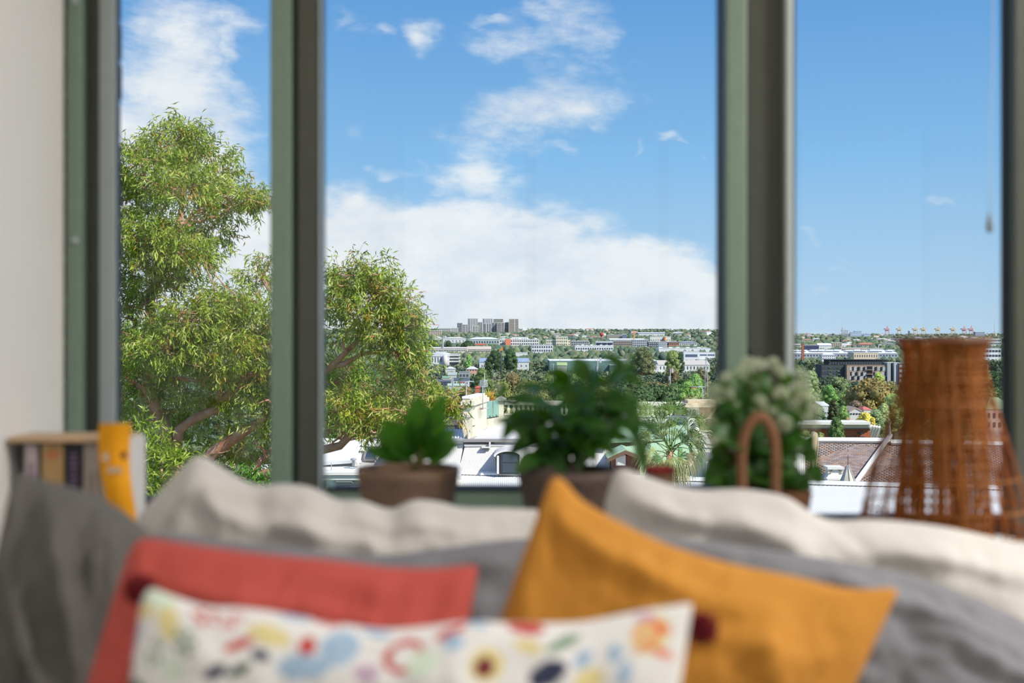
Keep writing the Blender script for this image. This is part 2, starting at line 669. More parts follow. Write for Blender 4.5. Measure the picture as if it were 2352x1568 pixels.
# last post
post(2310, 2330, 2.53, 0.03, M_gasket, w3, 'gasket')
post(2330, 2480, 2.50, 0.06, M_olive, w3)
# bottom rails and glass
for (wn, x0, x1, m_) in ((w1, 279, 620, M_olive), (w2, 749, 1643, M_green), (w3, 1828, 2330, M_olive)):
    a, b = P(x0, 0, 2.55), P(x1, 0, 2.55)
    zr = zpx(1126 if wn is w2 else (1152 if wn is w1 else 1194), 2.545)
    MB().box(a.x, b.x, 2.545, 2.62, ZS, zr).build('bottom_rail', m_, wn, bevel=0.004)
    MB().box(a.x, b.x, 2.542, 2.60, zr, zr + 0.006).build('gasket', M_gasket, wn)
    MB().box(a.x - 0.005, b.x + 0.005, 2.580, 2.586, zr - 0.01, ZT).build('pane', M_glass, wn)
# rounded inner corner of the middle window
a = P(749, 1126, 2.545)
zr = zpx(1126, 2.545) + 0.004
r = 0.022
poly = [(a.x, zr), (a.x + r, zr)] + [(a.x + r - r * math.sin(t), zr + r - r * math.cos(t)) for t in [math.pi / 2 * k / 6 for k in range(7)]]
MB().prism([poly[0]] + poly[1:], 2.545, 2.60).build('corner_gusset', M_green, w2)
struct(MB().box(XL, 1.12, 2.5, 2.66, ZC - 0.08, ZC), 'window_head', M_olive)

# ---- brick reveal outside the first window
M_brick = mat('reveal_brick', (128, 104, 92), 0.9, 0.25, 30, 0.3, 80)
M_mortar = mat('reveal_mortar', (150, 142, 130), 0.95, 0.1, 40)
xb = P(282, 0, 2.776).x
rv = MB().box(xb - 0.20, xb - 0.012, 2.68, 2.77, 0.3, 2.72).build('wall_reveal', M_mortar, kind='structure')
bm_ = MB().box(-0.11, 0.11, 0, 0.104, 0, 0.076)
bme = bm_.build('brick', M_brick, rv, bevel=0.004)
bme.location = Vector((xb - 0.11, 2.672, 0.31)) - world_loc(rv)
me_b = bme.data
for v in me_b.vertices:
    v.co += world_loc(rv)
for i in range(1, 28):
    b = link('brick', me_b, rv, Vector((xb - 0.11 - rnd.random() * 0.004, 2.672, 0.31 + i * 0.086)) - world_loc(rv))
    bv = b.modifiers.new('bevel', 'BEVEL'); bv.width = 0.004; bv.segments = 2

# ---- blind cord
M_cord = mat('cord_white', (196, 198, 200), 0.6)
M_bead = mat('toggle_grey', (120, 122, 122), 0.35)
cd = empty('blind_cord', P(2273, 535, 2.42), 'thin pale blind cord with a grey drop-shaped toggle hanging before the glass', 'blind cord')
top = P(2282, -200, 2.42)
top.z = ZC
MB().tube(smooth_path([P(2273, 490, 2.42), P(2276, 250, 2.42), P(2281, 0, 2.42), top], 14), 0.0009, 6).build('cord', M_cord, cd)
MB().lathe(P(2273, 535, 2.42), [(0.0005, 0.0), (0.005, 0.003), (0.0065, 0.009), (0.0055, 0.018), (0.0035, 0.030), (0.0015, 0.040), (0.0005, 0.041)], 16).build('toggle', M_bead, cd)
# ------------------------------------------------------------------ day bed and cushions
M_linen = mat('linen_white', (206, 201, 195), 0.95, 0.03, 8, 0.12, 420)
M_greyc = mat('cotton_grey', (126, 126, 131), 0.95, 0.05, 8, 0.12, 420)
M_char = mat('cotton_charcoal', (98, 95, 91), 0.95, 0.05, 8, 0.12, 420)
M_red = mat('linen_red', (182, 76, 66), 0.92, 0.05, 8, 0.15, 380)
M_must = mat('linen_mustard', (192, 130, 42), 0.92, 0.05, 8, 0.15, 380)
M_print = mat('printed_cotton', (238, 234, 226), 0.92, attr='Col')
M_wood = mat('pale_wood', (205, 172, 132), 0.6, 0.12, 14)
M_matt = mat('mattress_cover', (190, 184, 176), 0.95, 0.03)
ZM = 0.52


def pyz(z, d):
    return HY + (CZ - z) / d * K


bed = empty('daybed', (0.25, 1.5, 0), 'low daybed with a pale mattress under the cushions', 'daybed')
MB().box(-0.82, 1.75, 0.95, 2.05, 0.16, 0.28).build('base', M_wood, bed, bevel=0.01)
MB().box(-0.81, 1.74, 0.96, 2.045, 0.28, ZM).build('mattress', M_matt, bed, bevel=0.04)
for x in (-0.76, 1.66):
    for y in (1.0, 1.96):
        MB().lathe((x + 0.0, y, 0), [(0.02, 0), (0.03, 0.16)], 12).build('leg', M_wood, bed)


def resample(pts, n):
    """n points along a smoothed pixel polyline, by arc length"""
    sp = smooth_path([(p[0], p[1], 0) for p in pts], 160)
    cum = [0.0]
    for i in range(1, len(sp)):
        cum.append(cum[-1] + (sp[i] - sp[i - 1]).length)
    out, k = [], 0
    for i in range(n):
        t = cum[-1] * i / (n - 1)
        while k < len(cum) - 2 and cum[k + 1] < t:
            k += 1
        f = (t - cum[k]) / max(1e-9, cum[k + 1] - cum[k])
        out.append(sp[k].lerp(sp[k + 1], f))
    return out


def cushion(name, label, top, bot, dt, db, thick, m, nu=64, nv=48, wr=0.010, wsc=7.0, seed=0.0, paint=None, group=None, droop=0.0, folds=()):
    """a stuffed cushion: its top seam follows the outline top at distance dt (one number or one per end),
    its bottom seam the outline bot at distance db; two bulging faces between"""
    dt = dt if hasattr(dt, '__len__') else (dt, dt)
    T, B = resample(top, nu), resample(bot, nu)
    T = [P(p.x, p.y, dt[0] + (dt[1] - dt[0]) * i / (nu - 1)) for i, p in enumerate(T)]
    B = [P(p.x, p.y, db) for p in B]
    cen = (T[nu // 2] + B[nu // 2]) / 2
    nrm = (T[-1] - T[0]).cross(B[nu // 2] - T[nu // 2]).normalized()
    if nrm.y > 0:
        nrm = -nrm
    V, C = [], []

    def prof(u):
        return max(0.0, 1 - abs(2 * u - 1) ** 2.6) ** 0.55
    for side in (1, -1):
        for j in range(nv):
            v = j / (nv - 1)
            for i in range(nu):
                u = i / (nu - 1)
                vv = v
                p = T[i].lerp(B[i], vv)
                t = thick / 2 * prof(u) * prof(v)
                edge = min(1.0, 7 * min(u, 1 - u, v, 1 - v))
                q = Vector((u * wsc * 1.3 + seed, v * wsc * 0.6 + seed * 1.7, side * 2.3))
                t += edge * wr * 1.4 * noise.fractal(q, 0.9, 2.0, 3)
                for (fu, fv, fa, fl, fw, fh) in folds:          # fold ridges: place, angle, length, width, height
                    du, dv = u - fu, v - fv
                    a_ = du * math.cos(fa) + dv * math.sin(fa)
                    b_ = -du * math.sin(fa) + dv * math.cos(fa)
                    if side > 0:
                        t += 1.15 * fh * math.exp(-(a_ / fl) ** 2 - (b_ / fw) ** 2) * edge
                V.append(p + nrm * side * t)
                if paint is not None:
                    C.append(paint(u, v) if side > 0 else paint(1 - u, v))
    F = []
    for s in range(2):
        o = s * nu * nv
        for j in range(nv - 1):
            for i in range(nu - 1):
                a = o + j * nu + i
                f = (a, a + nu, a + nu + 1, a + 1)
                F.append(f if s == 0 else f[::-1])
    V = np.array([tuple(p) for p in V])
    org = np.array([(V[:, 0].min() + V[:, 0].max()) / 2, V[:, 1].mean(), V[:, 2].min()])
    me = np_mesh(name, V - org, np.array(F), m, np.array(C) if paint is not None else None, True)
    bm = bmesh.new(); bm.from_mesh(me)
    bmesh.ops.remove_doubles(bm, verts=bm.verts, dist=0.0004)
    bmesh.ops.recalc_face_normals(bm, faces=bm.faces)
    bm.to_mesh(me); bm.free()
    o = bpy.data.objects.new(name, me)
    COL.objects.link(o)
    o.location = org
    return tag(o, label, 'cushion', group)


b = lambda d: pyz(ZM + 0.004, d)
cushion('cushion', 'white linen cushion with a raised peaked corner behind the charcoal and red cushions',
        [(318, 1185), (345, 1152), (400, 1092), (440, 1054), (468, 1048), (500, 1066), (550, 1098), (595, 1114), (650, 1110), (715, 1118), (775, 1146), (830, 1148),
         (895, 1168), (950, 1148), (1010, 1152), (1060, 1164), (1150, 1166), (1235, 1170)],
        [(330, b(1.90)), (1240, b(1.90))], 1.98, 1.90, 0.13, M_linen, 90, 48, 0.012, 5.0, 3.1,
        folds=[(0.45, 0.20, 0.05, 0.35, 0.05, 0.014), (0.2, 0.12, -0.6, 0.12, 0.04, 0.012), (0.7, 0.12, 0.2, 0.2, 0.04, 0.012)])
cushion('cushion', 'white linen cushion slumping behind the mustard cushion and below the flowering plant',
        [(1390, 1150), (1412, 1086), (1440, 1078), (1480, 1092), (1540, 1112), (1610, 1124), (1690, 1122), (1750, 1128), (1810, 1142), (1870, 1180), (1920, 1194),
         (2000, 1192), (2100, 1200), (2200, 1215), (2300, 1238), (2420, 1262)],
        [(1380, b(1.90)), (2440, b(1.90))], 1.98, 1.90, 0.13, M_linen, 90, 48, 0.012, 5.0, 8.4,
        folds=[(0.25, 0.18, 0.3, 0.25, 0.05, 0.014), (0.38, 0.25, 1.0, 0.15, 0.05, 0.016), (0.7, 0.2, 0.1, 0.25, 0.06, 0.012)])
cushion('cushion', 'dark charcoal cushion standing in the corner against the white wall',
        [(22, 1128), (40, 1090), (70, 1092), (120, 1106), (200, 1130), (270, 1164), (330, 1212), (385, 1268)],
        [(-120, b(1.60)), (330, b(1.60))], (1.70, 1.72), 1.60, 0.12, M_char, 64, 48, 0.012, 5.0, 5.5,
        folds=[(0.45, 0.35, 1.05, 0.3, 0.05, 0.02), (0.3, 0.55, 0.9, 0.3, 0.05, 0.016), (0.75, 0.3, 1.2, 0.3, 0.06, 0.016)])
cushion('cushion', 'grey cotton cushion behind the red cushion with a wavy top edge',
        [(335, 1262), (350, 1230), (420, 1228), (520, 1244), (640, 1252), (740, 1266), (850, 1276), (950, 1268), (1060, 1252), (1180, 1238), (1290, 1234), (1400, 1238), (1420, 1260)],
        [(360, b(1.70)), (1400, b(1.70))], 1.78, 1.70, 0.11, M_greyc, 80, 48, 0.012, 6.0, 1.5,
        folds=[(0.35, 0.1, 0.2, 0.12, 0.04, 0.012), (0.6, 0.12, -0.2, 0.14, 0.04, 0.012)])
cushion('cushion', 'broad blue-grey cotton cushion sloping down behind the mustard cushion',
        [(1425, 1262), (1440, 1238), (1520, 1236), (1650, 1246), (1800, 1268), (1950, 1292), (2100, 1322), (2250, 1378), (2400, 1450), (2430, 1500)],
        [(1430, b(1.66)), (2460, b(1.66))], 1.76, 1.66, 0.12, M_greyc, 80, 48, 0.014, 5.0, 9.5,
        folds=[(0.6, 0.2, 0.4, 0.3, 0.06, 0.016), (0.8, 0.4, 0.5, 0.25, 0.06, 0.016)])
cushion('cushion', 'terracotta red linen cushion leaning between the charcoal and mustard cushions',
        [(292, 1275), (318, 1240), (350, 1236), (450, 1250), (600, 1270), (750, 1284), (880, 1300), (980, 1304), (1080, 1298), (1098, 1302)],
        [(70, b(1.37)), (500, b(1.37)), (985, b(1.37))], (1.47, 1.48), 1.37, 0.12, M_red, 72, 52, 0.010, 5.0, 2.2,
        folds=[(0.10, 0.12, 1.3, 0.3, 0.03, 0.014), (0.5, 0.2, 0.1, 0.4, 0.05, 0.012)])
cushion('cushion', 'mustard yellow linen cushion tilted with one corner pointing up',
        [(1240, 1165), (1262, 1106), (1278, 1094), (1300, 1108), (1340, 1150), (1420, 1196), (1540, 1252), (1680, 1294), (1820, 1322), (1930, 1348), (1990, 1352), (2040, 1350), (2064, 1356)],
        [(985, b(1.44) - 60), (1400, b(1.44)), (1800, b(1.44))], (1.57, 1.55), 1.44, 0.13, M_must, 80, 56, 0.010, 5.0, 6.6,
        folds=[(0.35, 0.15, 0.15, 0.3, 0.05, 0.014), (0.75, 0.35, 1.2, 0.18, 0.06, 0.014), (0.6, 0.3, 0.1, 0.25, 0.05, 0.010)])

# printed cushion: coloured motifs printed on white cotton
CRED, CYEL, CBLU, CNAV, CGRN, CORG, CLIL = (190, 56, 52), (220, 206, 146), (158, 184, 208), (52, 58, 84), (120, 148, 120), (226, 122, 84), (196, 170, 190)
CMAR, CDKG, CPGN = (110, 34, 40), (60, 90, 78), (206, 220, 200)
motifs = []      # (u, v, radius_u, radius_v, angle, colour, ring)


def mo(px, py, rx, ry, c, ang=0.0, ring=0):
    u = (px - 320) / 1270.0
    vt = 1375 + 60 * math.sin(math.pi * min(1, max(0, u)))
    motifs.append((u, (py - vt) / 735.0, rx / 1270.0, ry / 735.0, ang, c, ring))


for a in [(420, 1450, 26, 40, CYEL, -.4), (500, 1430, 34, 22, CRED, .3, 1), (560, 1445, 26, 20, CRED, -.5, 1), (385, 1400, 40, 20, CPGN), (470, 1490, 34, 30, CGRN, .8, 1),
          (400, 1520, 20, 36, CGRN, .2, 1), (590, 1500, 34, 12, CRED, -.5), (650, 1478, 52, 22, CYEL, .15), (738, 1497, 20, 22, CRED), (640, 1525, 24, 12, CNAV, .2),
          (760, 1430, 40, 10, CRED, .1), (690, 1425, 40, 14, CBLU, .1), (810, 1495, 40, 46, CBLU, .6), (740, 1545, 60, 30, CBLU, -.2), (955, 1512, 44, 40, CRED, 0, 2),
          (1000, 1535, 36, 34, CPGN), (1140, 1540, 40, 40, CYEL), (1136, 1545, 22, 24, CMAR), (1050, 1462, 36, 12, CRED, -.4), (1215, 1440, 44, 16, CRED, .1), (1300, 1470, 44, 14, CGRN, -.5),
          (1225, 1485, 34, 16, CYEL, .3), (1275, 1545, 44, 30, CNAV, -.5), (1370, 1555, 34, 30, CYEL), (1350, 1505, 18, 24, CBLU, .4), (1420, 1495, 16, 24, CBLU, -.3), (1450, 1540, 16, 28, CBLU),
          (1500, 1450, 46, 46, CYEL), (1515, 1430, 40, 10, CORG, .6), (1500, 1465, 40, 8, CORG, -.6), (1530, 1490, 34, 8, CORG, .5), (1475, 1440, 30, 7, CORG, -.8), (1480, 1410, 26, 12, CLIL),
          (550, 1560, 26, 14, CNAV, -.6), (600, 1558, 28, 12, CDKG, -.5), (340, 1480, 16, 34, CBLU, .3), (360, 1430, 20, 18, CYEL), (880, 1450, 34, 12, CBLU, .2), (1100, 1440, 30, 10, CBLU, .3),
          (330, 1550, 24, 30, CDKG, .4, 1), (450, 1550, 30, 24, CPGN), (880, 1550, 30, 22, CLIL), (1060, 1490, 24, 20, CBLU, .5)]:
    mo(*a)
rr_ = random.Random(3)
for k in range(90):
    motifs.append((rr_.random(), 0.28 + rr_.random() * .72, .012 + rr_.random() * .03, .02 + rr_.random() * .05, rr_.random() * 3, rr_.choice([CRED, CYEL, CBLU, CNAV, CGRN, CORG, CPGN, CDKG]), rr_.choice([0, 0, 0, 1])))
WHITE_ = lin((226, 224, 221))[:3]


def paint(u, v):
    col = WHITE_
    for (mu, mv, ru, rv_, an, c, ring) in motifs:
        du, dv = (u - mu) * 1270, (v - mv) * 735
        if abs(du) > ru * 1700 or abs(dv) > rv_ * 1300 and abs(du) > 80:
            continue
        ca, sa = math.cos(an), math.sin(an)
        a_ = (du * ca + dv * sa) / (ru * 1270)
        b_ = (-du * sa + dv * ca) / (rv_ * 735)
        q = a_ * a_ + b_ * b_
        if ring == 0 and q < 1 or ring == 1 and (q < 0.95 and (math.sin(math.atan2(b_, a_) * 5) > -0.1)) or ring == 2 and 0.45 < q < 1.1 and not (a_ > 0.3 and b_ > -0.2):
            col = lin(c)[:3]
    return col


fc = cushion('cushion', 'white cushion with a colourful floral print and red corner pompoms in front',
             [(325, 1380), (338, 1358), (352, 1352), (420, 1376), (480, 1392), (560, 1396), (650, 1408), (760, 1428), (880, 1444), (980, 1438), (1080, 1426), (1200, 1430), (1330, 1428), (1460, 1404), (1560, 1388), (1590, 1386)],
             [(215, b(1.17)), (800, b(1.17)), (1470, b(1.17))], 1.27, 1.17, 0.13, M_print, 190, 120, 0.006, 6.0, 4.4, paint=paint)
M_pom = mat('pompom_red', (128, 26, 36), 0.95, 0.15, 200)
for (px, py) in ((1612, 1442), (322, 1352)):
    c = P(px, py, 1.285)
    mb = MB()
    rr2 = random.Random(px)
    for k in range(170):
        dv = Vector((rr2.gauss(0, 1), rr2.gauss(0, 1), rr2.gauss(0, 1))).normalized()
        mb.tube([c, c + dv * 0.017 * (0.85 + rr2.random() * .25)], 0.0016, 4)
    mb.build('pompom', M_pom, fc, label='dark red yarn pompom')

# ------------------------------------------------------------------ row of books in a small box shelf
bx = empty('book_box', (P(190, 0, 2.3).x, 2.3, ZS), 'small pale box shelf of books on the sill beside the white wall', 'shelf')
zt = zpx(1000, 2.24)
x0, x1 = XL + 0.003, P(331, 0, 2.315).x
xi = x1 - 0.006
M_boxw = mat('box_white', (226, 222, 216), 0.6, 0.03)
MB().box(x0, xi, 2.20, 2.315, zt - 0.009, zt).build('top_board', M_wood, bx, bevel=0.002)
MB().box(xi, x1, 2.20, 2.315, ZS, zpx(1005, 2.24)).build('side_panel', M_boxw, bx, bevel=0.001)
MB().box(x0, x1, 2.315, 2.323, ZS, zt - 0.009).build('back_panel', M_boxw, bx)
MB().box(x0, xi, 2.20, 2.315, ZS, ZS + 0.008).build('bottom_board', M_boxw, bx)


def book(px0, px1, pyt, col, label, band=None, col2=None):
    a, bq = P(px0, pyt, 2.215), P(px1, pyt, 2.215)
    e = empty('book', ((a.x + bq.x) / 2, 2.26, ZS + 0.008), label, 'book', 'books in the small box shelf')
    m_ = mat('book_cover_%d_%d_%d' % col, col, 0.5, 0.08, 30, col2=col2)
    z0, z1 = ZS + 0.008, a.z
    t = 0.0016
    y0, y1 = 2.215, 2.31
    MB().box(a.x, bq.x, y0, y0 + 0.003, z0, z1).build('spine', m_, e)
    MB().box(a.x, a.x + t, y0 + 0.003, y1, z0, z1).build('cover', m_, e)
    MB().box(bq.x - t, bq.x, y0 + 0.003, y1, z0, z1).build('cover', m_, e)
    MB().box(a.x + t, bq.x - t, y0 + 0.003, y1 - 0.003, z0 + 0.002, z1 - 0.003).build('page_block', mat('paper', (226, 218, 200), 0.9, 0.05, 200), e)
    if band:
        mb = MB()
        pm_ = mat('print_%d_%d_%d' % band[0], band[0], 0.6)
        for (zc, hh, wd) in band[1]:
            xc = (a.x + bq.x) / 2
            w_ = (bq.x - a.x) * wd / 2
            mb.box(xc - w_, xc + w_, y0 - 0.0006, y0, z0 + (z1 - z0) * zc - hh, z0 + (z1 - z0) * zc + hh)
            if len(band[1]) < 4:
                mb.build('spine_print', pm_, e)
                mb = MB()
        if mb.v:
            mb.build('spine_lettering', pm_, e, kind='stuff')


book(57, 86, 1020, (196, 182, 180), 'pale lilac-beige book against the white wall', ((150, 120, 140), [(0.75, .018, .4)]))
book(87.5, 94, 1020, (36, 32, 34), 'very thin black book beside the tan book')
book(96, 146, 1018, (178, 142, 92), 'thick tan book with an orange title block', ((206, 120, 78), [(0.45, .03, .7), (.9, .006, .5)]), (196, 160, 104))
book(148, 190, 1018, (24, 22, 30), 'black book with purple lettering down its spine', ((128, 104, 140), [(0.90 - 0.05 * k, .0025, .42 if k % 3 else .3) for k in range(16)]))
book(192, 228, 1018, (172, 158, 146), 'beige-grey book beside the orange strip', ((140, 126, 116), [(.5, .05, .25)]))
book(231, 262, 1022, (196, 188, 178), 'pale book half hidden behind the orange strip')
book(265, 281, 1022, (120, 112, 106), 'grey-brown book hidden behind the orange strip')
# orange paper strip with a little cut-out face
M_org = mat('orange_paper', (255, 172, 0), 0.75, 0.03)
pl = [(228, 301, 972), (226, 300, 1000), (226, 298, 1030), (228, 298, 1060), (232, 300, 1090), (238, 304, 1120), (245, 308, 1150), (252, 313, 1180), (258, 316, 1210)]
st = empty('paper_strip', P(265, 1190, 2.19), 'wavy orange paper strip with a simple cut-out face leaning on the books', 'paper strip')
vs, fs = [], []
for i, (xa, xb_, py) in enumerate(pl):
    d = 2.188 + 0.006 * math.sin(i * 0.9)
    for dd in (0, 0.0012):
        vs += [P(xa, py, d + dd), P(xb_, py, d + dd)]
for i in range(len(pl) - 1):
    o = i * 4
    q = o + 4
    fs += [(o, o + 1, q + 1, q), (o + 2, q + 2, q + 3, o + 3), (o, q, q + 2, o + 2), (o + 1, o + 3, q + 3, q + 1)]
vs[-4:] = vs[-4:]
MB().add(vs, fs, True).build('sheet', M_org, st)
M_hole = mat('strip_hole', (214, 190, 160), 0.8)
M_hole2 = mat('strip_hole_dark', (150, 96, 40), 0.8)


def disc(px, py, rx, ry, d, m_, name):
    n = 16
    vs = [P(px + rx * math.cos(2 * math.pi * k / n), py + ry * math.sin(2 * math.pi * k / n), d) for k in range(n)]
    vs += [v + Vector((0, 0.001, 0)) for v in vs]
    MB().add(vs, [tuple(range(n)), tuple(range(2 * n - 1, n - 1, -1))] + [(i, (i + 1) % n, (i + 1) % n + n, i + n) for i in range(n)]).build(name, m_, st)


disc(243, 1050, 8, 12, 2.178, M_hole, 'eye')
disc(284, 1045, 8, 9, 2.178, M_hole2, 'eye')
a, b2 = P(246, 1086, 2.178), P(280, 1073, 2.178)
MB().box(a.x, b2.x, 2.178, 2.1792, a.z, b2.z).build('mouth', M_hole, st)

# ------------------------------------------------------------------ pot plants on the sill


def leaf_obj(base, tip, width, nrm, m_, parent, name='leaf', bend=0.12, fold=0.25, shape=1.0, n=7):
    """a leaf with midrib fold and bend from base to tip"""
    base, tip = Vector(base), Vector(tip)
    ax = tip - base
    L = ax.length
    t = ax.normalized()
    nrm = Vector(nrm)
    nrm = (nrm - t * nrm.dot(t)).normalized()
    sd = t.cross(nrm)
    vs, fs = [], []
    for i in range(n + 1):
        u = i / n
        w = width / 2 * (math.sin(math.pi * min(1, u ** (0.75 * shape))) ** 0.8) if 0 < i < n else width * 0.012
        c = base + ax * u + nrm * (bend * L * math.sin(math.pi * u))
        vs += [c - sd * w + nrm * (fold * w), c, c + sd * w + nrm * (fold * w)]
    for i in range(n):
        o = i * 3
        fs += [(o, o + 3, o + 4, o + 1), (o + 1, o + 4, o + 5, o + 2)]
    return MB().add(vs, fs, True).build(name, m_, parent)


def pot(name, label, cx, d, rtop, rbot, h, m_, rim=0.004, soil=True):
    c = Vector((P(cx, 0, d).x, d, ZS))
    e = empty(name, c, label, 'potted plant')
    MB().lathe(c, [(rbot * .96, 0), (rbot, 0.004), (rbot + (rtop - rbot) * .5, h * .5), (rtop * 0.985, h * .86), (rtop, h * .88), (rtop + rim * .3, h), (rtop - rim * 1.6, h), (rtop - rim * 2, h * .86), (0.004, h * .86)], 40).build('pot', m_, e)
    if soil:
        MB().lathe(c + Vector((0, 0, h * .80)), [(0.002, 0.0), (rtop - rim * 2.2, 0.0), (rtop - rim * 2.2, h * .07), (0.002, h * .09)], 24).build('soil', mat('soil', (48, 38, 30), 0.95, 0.3, 90, 0.5, 90), e)
    return e, c


M_pot1 = mat('pot_stoneware', (126, 100, 80), 0.8, 0.16, 18, 0.2, 60)
M_pot2 = mat('pot_dark', (84, 68, 60), 0.75, 0.16, 14, 0.2, 60)
M_lf1 = mat('leaf_fiddle', (48, 104, 24), 0.36, 0.22, 18, trans=0.5, tcol=(128, 176, 12))
M_lf2 = mat('leaf_glossy', (46, 88, 38), 0.30, 0.25, 20, trans=0.48, tcol=(112, 160, 18))
M_stem = mat('plant_stem', (96, 92, 50), 0.7, 0.15)
d = 2.36
e1, c1 = pot('potted_plant', 'small plant with a few large rounded leaves in a squat brown pot', 938, d, 0.094, 0.070, zpx(1072, d) - ZS, M_pot1)
for (bx_, by_, tx, ty, w_, n_) in [(925, 1062, 838, 1030, .034, (-.1, -.8, .6)), (985, 1062, 1056, 1012, .034, (.2, -.9, .4)), (915, 1045, 868, 985, .040, (-.2, -1, .4)), (1000, 1030, 1046, 985, .034, (.3, -1, .4)), (958, 1035, 962, 905, .060, (0.1, -1, .2)), (975, 1000, 1022, 905, .034, (.3, -1, .4)), (940, 1040, 880, 962, .052, (-.2, -1, .5)), (935, 1050, 850, 1040, .042, (-.1, -.7, .8)),
                                   (945, 1055, 878, 1020, .040, (-.2, -.7, .8)), (980, 1045, 1022, 955, .036, (.5, -1, .2)), (975, 1055, 1046, 1024, .034, (.2, -.7, .8)), (960, 1030, 985, 968, .040, (.1, -1, .3)),
                                   (950, 1040, 915, 985, .044, (-.4, -1, .2)), (965, 1050, 1010, 1000, .034, (.3, -.6, .9)), (950, 1050, 930, 1010, .036, (0, -1, .5)), (960, 1060, 990, 1035, .030, (.1, -.8, .8)),
                                   (950, 1060, 905, 1052, .030, (0, -.6, 1)), (955, 1045, 945, 960, .034, (-.1, -1, .0))]:
    dj = d + rnd.uniform(-.03, .03)
    leaf_obj(P(bx_, by_, d), P(tx, ty, dj), w_ * .9, n_, M_lf1, e1, bend=0.06, shape=1.2)
for (tx, ty) in ((958, 1035), (975, 1000), (940, 1040), (980, 1045), (960, 1030)):
    MB().tube(smooth_path([P(952, 1085, d), P((952 + tx) / 2, (1080 + ty) / 2, d), P(tx, ty, d)], 6), 0.0035, 6).build('stem', M_stem, e1)

d = 2.30
e2, c2 = pot('potted_plant', 'bushy trailing plant with many dark glossy leaves in a dark brown pot', 1305, d, 0.090, 0.066, zpx(1076, d) - ZS, M_pot2)
rp = random.Random(21)
stems = []
for (tx, ty, dz) in [(1165, 915, .02), (1200, 885, -.03), (1250, 865, .03), (1300, 875, -.04), (1350, 878, .02), (1395, 870, .03), (1436, 848, .0), (1460, 885, -.02), (1430, 905, .03), (1385, 900, -.03),
                     (1180, 965, -.04), (1215, 1000, .03), (1260, 920, -.05), (1320, 910, -.06), (1340, 960, -.07), (1420, 960, -.04), (1465, 970, .02), (1280, 980, -.06), (1370, 1000, -.05), (1240, 1040, -.05)]:
    bpt = P(1305 + rp.uniform(-25, 25), 1072, d + rp.uniform(-.03, .03))
    tp = P(tx, ty, d + dz)
    mid = (bpt + tp) / 2 + Vector((0, 0, 0.02))
    sp = smooth_path([bpt, mid, tp], 10)
    MB().tube(sp, 0.0022, 5, r1=0.001).build('stem', M_stem, e2)
    stems.append(sp)
for si, sp in enumerate(stems):
    for k in range(3, 10):
        for s in (-1, 1):
            if rp.random() < .42:
                continue
            q = sp[k]
            out = (q - P(1305, 1000, d)).normalized()
            dv = (out * .5 + Vector((s * rp.uniform(.2, .9), rp.uniform(-.7, .5), rp.uniform(-.95, .10)))).normalized()
            ln = rp.uniform(.040, .066)
            leaf_obj(q, q + dv * ln, ln * rp.uniform(.42, .56), Vector((rp.uniform(-.5, .5), -.6, .8)), M_lf2, e2, bend=0.05)
# long drooping leaves at the rim of the crown
for (ax, ay, bx_, by_, w_) in [(1195, 935, 1152, 1015, .026), (1222, 960, 1190, 1035, .030), (1440, 920, 1462, 1020, .034), (1455, 985, 1482, 1085, .024), (1160, 880, 1142, 915, .022), (1430, 860, 1478, 882, .022), (1450, 808, 1436, 846, .018)]:
    leaf_obj(P(ax, ay, d), P(bx_, by_, d - .02), w_, (0.2, -1, .3), M_lf2, e2, bend=0.05)

# small pot with a red rim
d = 2.40
c = Vector((P(1516, 0, d).x, d, ZS))
e3 = empty('small_pot', c, 'small beige pot with a red rim between the trailing plant and the flowers', 'pot')
h = zpx(1072, d) - ZS
MB().lathe(c, [(.022, 0), (.027, h - .006), (.024, h - .006), (.02, h * .5), (.001, h * .5)], 24).build('pot_body', mat('pot_beige', (176, 138, 112), 0.8, 0.1), e3)
MB().lathe(c + Vector((0, 0, h - .011)), [(.0265, 0), (.0285, .001), (.0285, .011), (.0255, .011), (.0255, .001)], 24, close=False).build('rim', mat('rim_red', (178, 52, 44), 0.6), e3)

# flowering plant in a kraft basket with a handle
d = 2.28
M_kraft = mat('kraft_board', (126, 86, 56), 0.85, 0.08, 20)
c4 = Vector((P(1752, 0, d).x, d, ZS))
e4 = empty('flower_basket', c4, 'white flowering plant in a brown basket with an arched handle', 'potted plant')
h = zpx(1120, d) - ZS
MB().lathe(c4, [(.070, 0), (.092, h), (.088, h), (.068, .006), (.002, .006)], 4, smooth=False).build('basket', M_kraft, e4)
bk = [o for o in e4.children][-1]
for v in bk.data.vertices:            # square basket, corner turned to the side
    x_, y_ = v.co.x, v.co.y
    a_ = math.radians(40)
    v.co.x, v.co.y = (x_ * math.cos(a_) - y_ * math.sin(a_)) * 1.25, (x_ * math.sin(a_) + y_ * math.cos(a_)) * 0.9
hp = smooth_path([P(1706, 1150, d - .07), P(1704, 1040, d - .07), P(1716, 985, d - .07), P(1744, 955, d - .07), P(1772, 985, d - .07), P(1782, 1040, d - .07), P(1780, 1150, d - .07)], 26)
vs, fs = [], []
for i, q in enumerate(hp):
    t = (hp[min(i + 1, 25)] - hp[max(i - 1, 0)]).normalized()
    sd = t.cross(Vector((0, 1, 0))).normalized() * 0.009
    for yy in (0, .0018):
        vs += [q - sd + Vector((0, yy, 0)), q + sd + Vector((0, yy, 0))]
for i in range(25):
    o = i * 4
    q = o + 4
    fs += [(o, o + 1, q + 1, q), (o + 2, q + 2, q + 3, o + 3), (o, q, q + 2, o + 2), (o + 1, o + 3, q + 3, q + 1)]
MB().add(vs, fs, True).build('handle', M_kraft, e4)
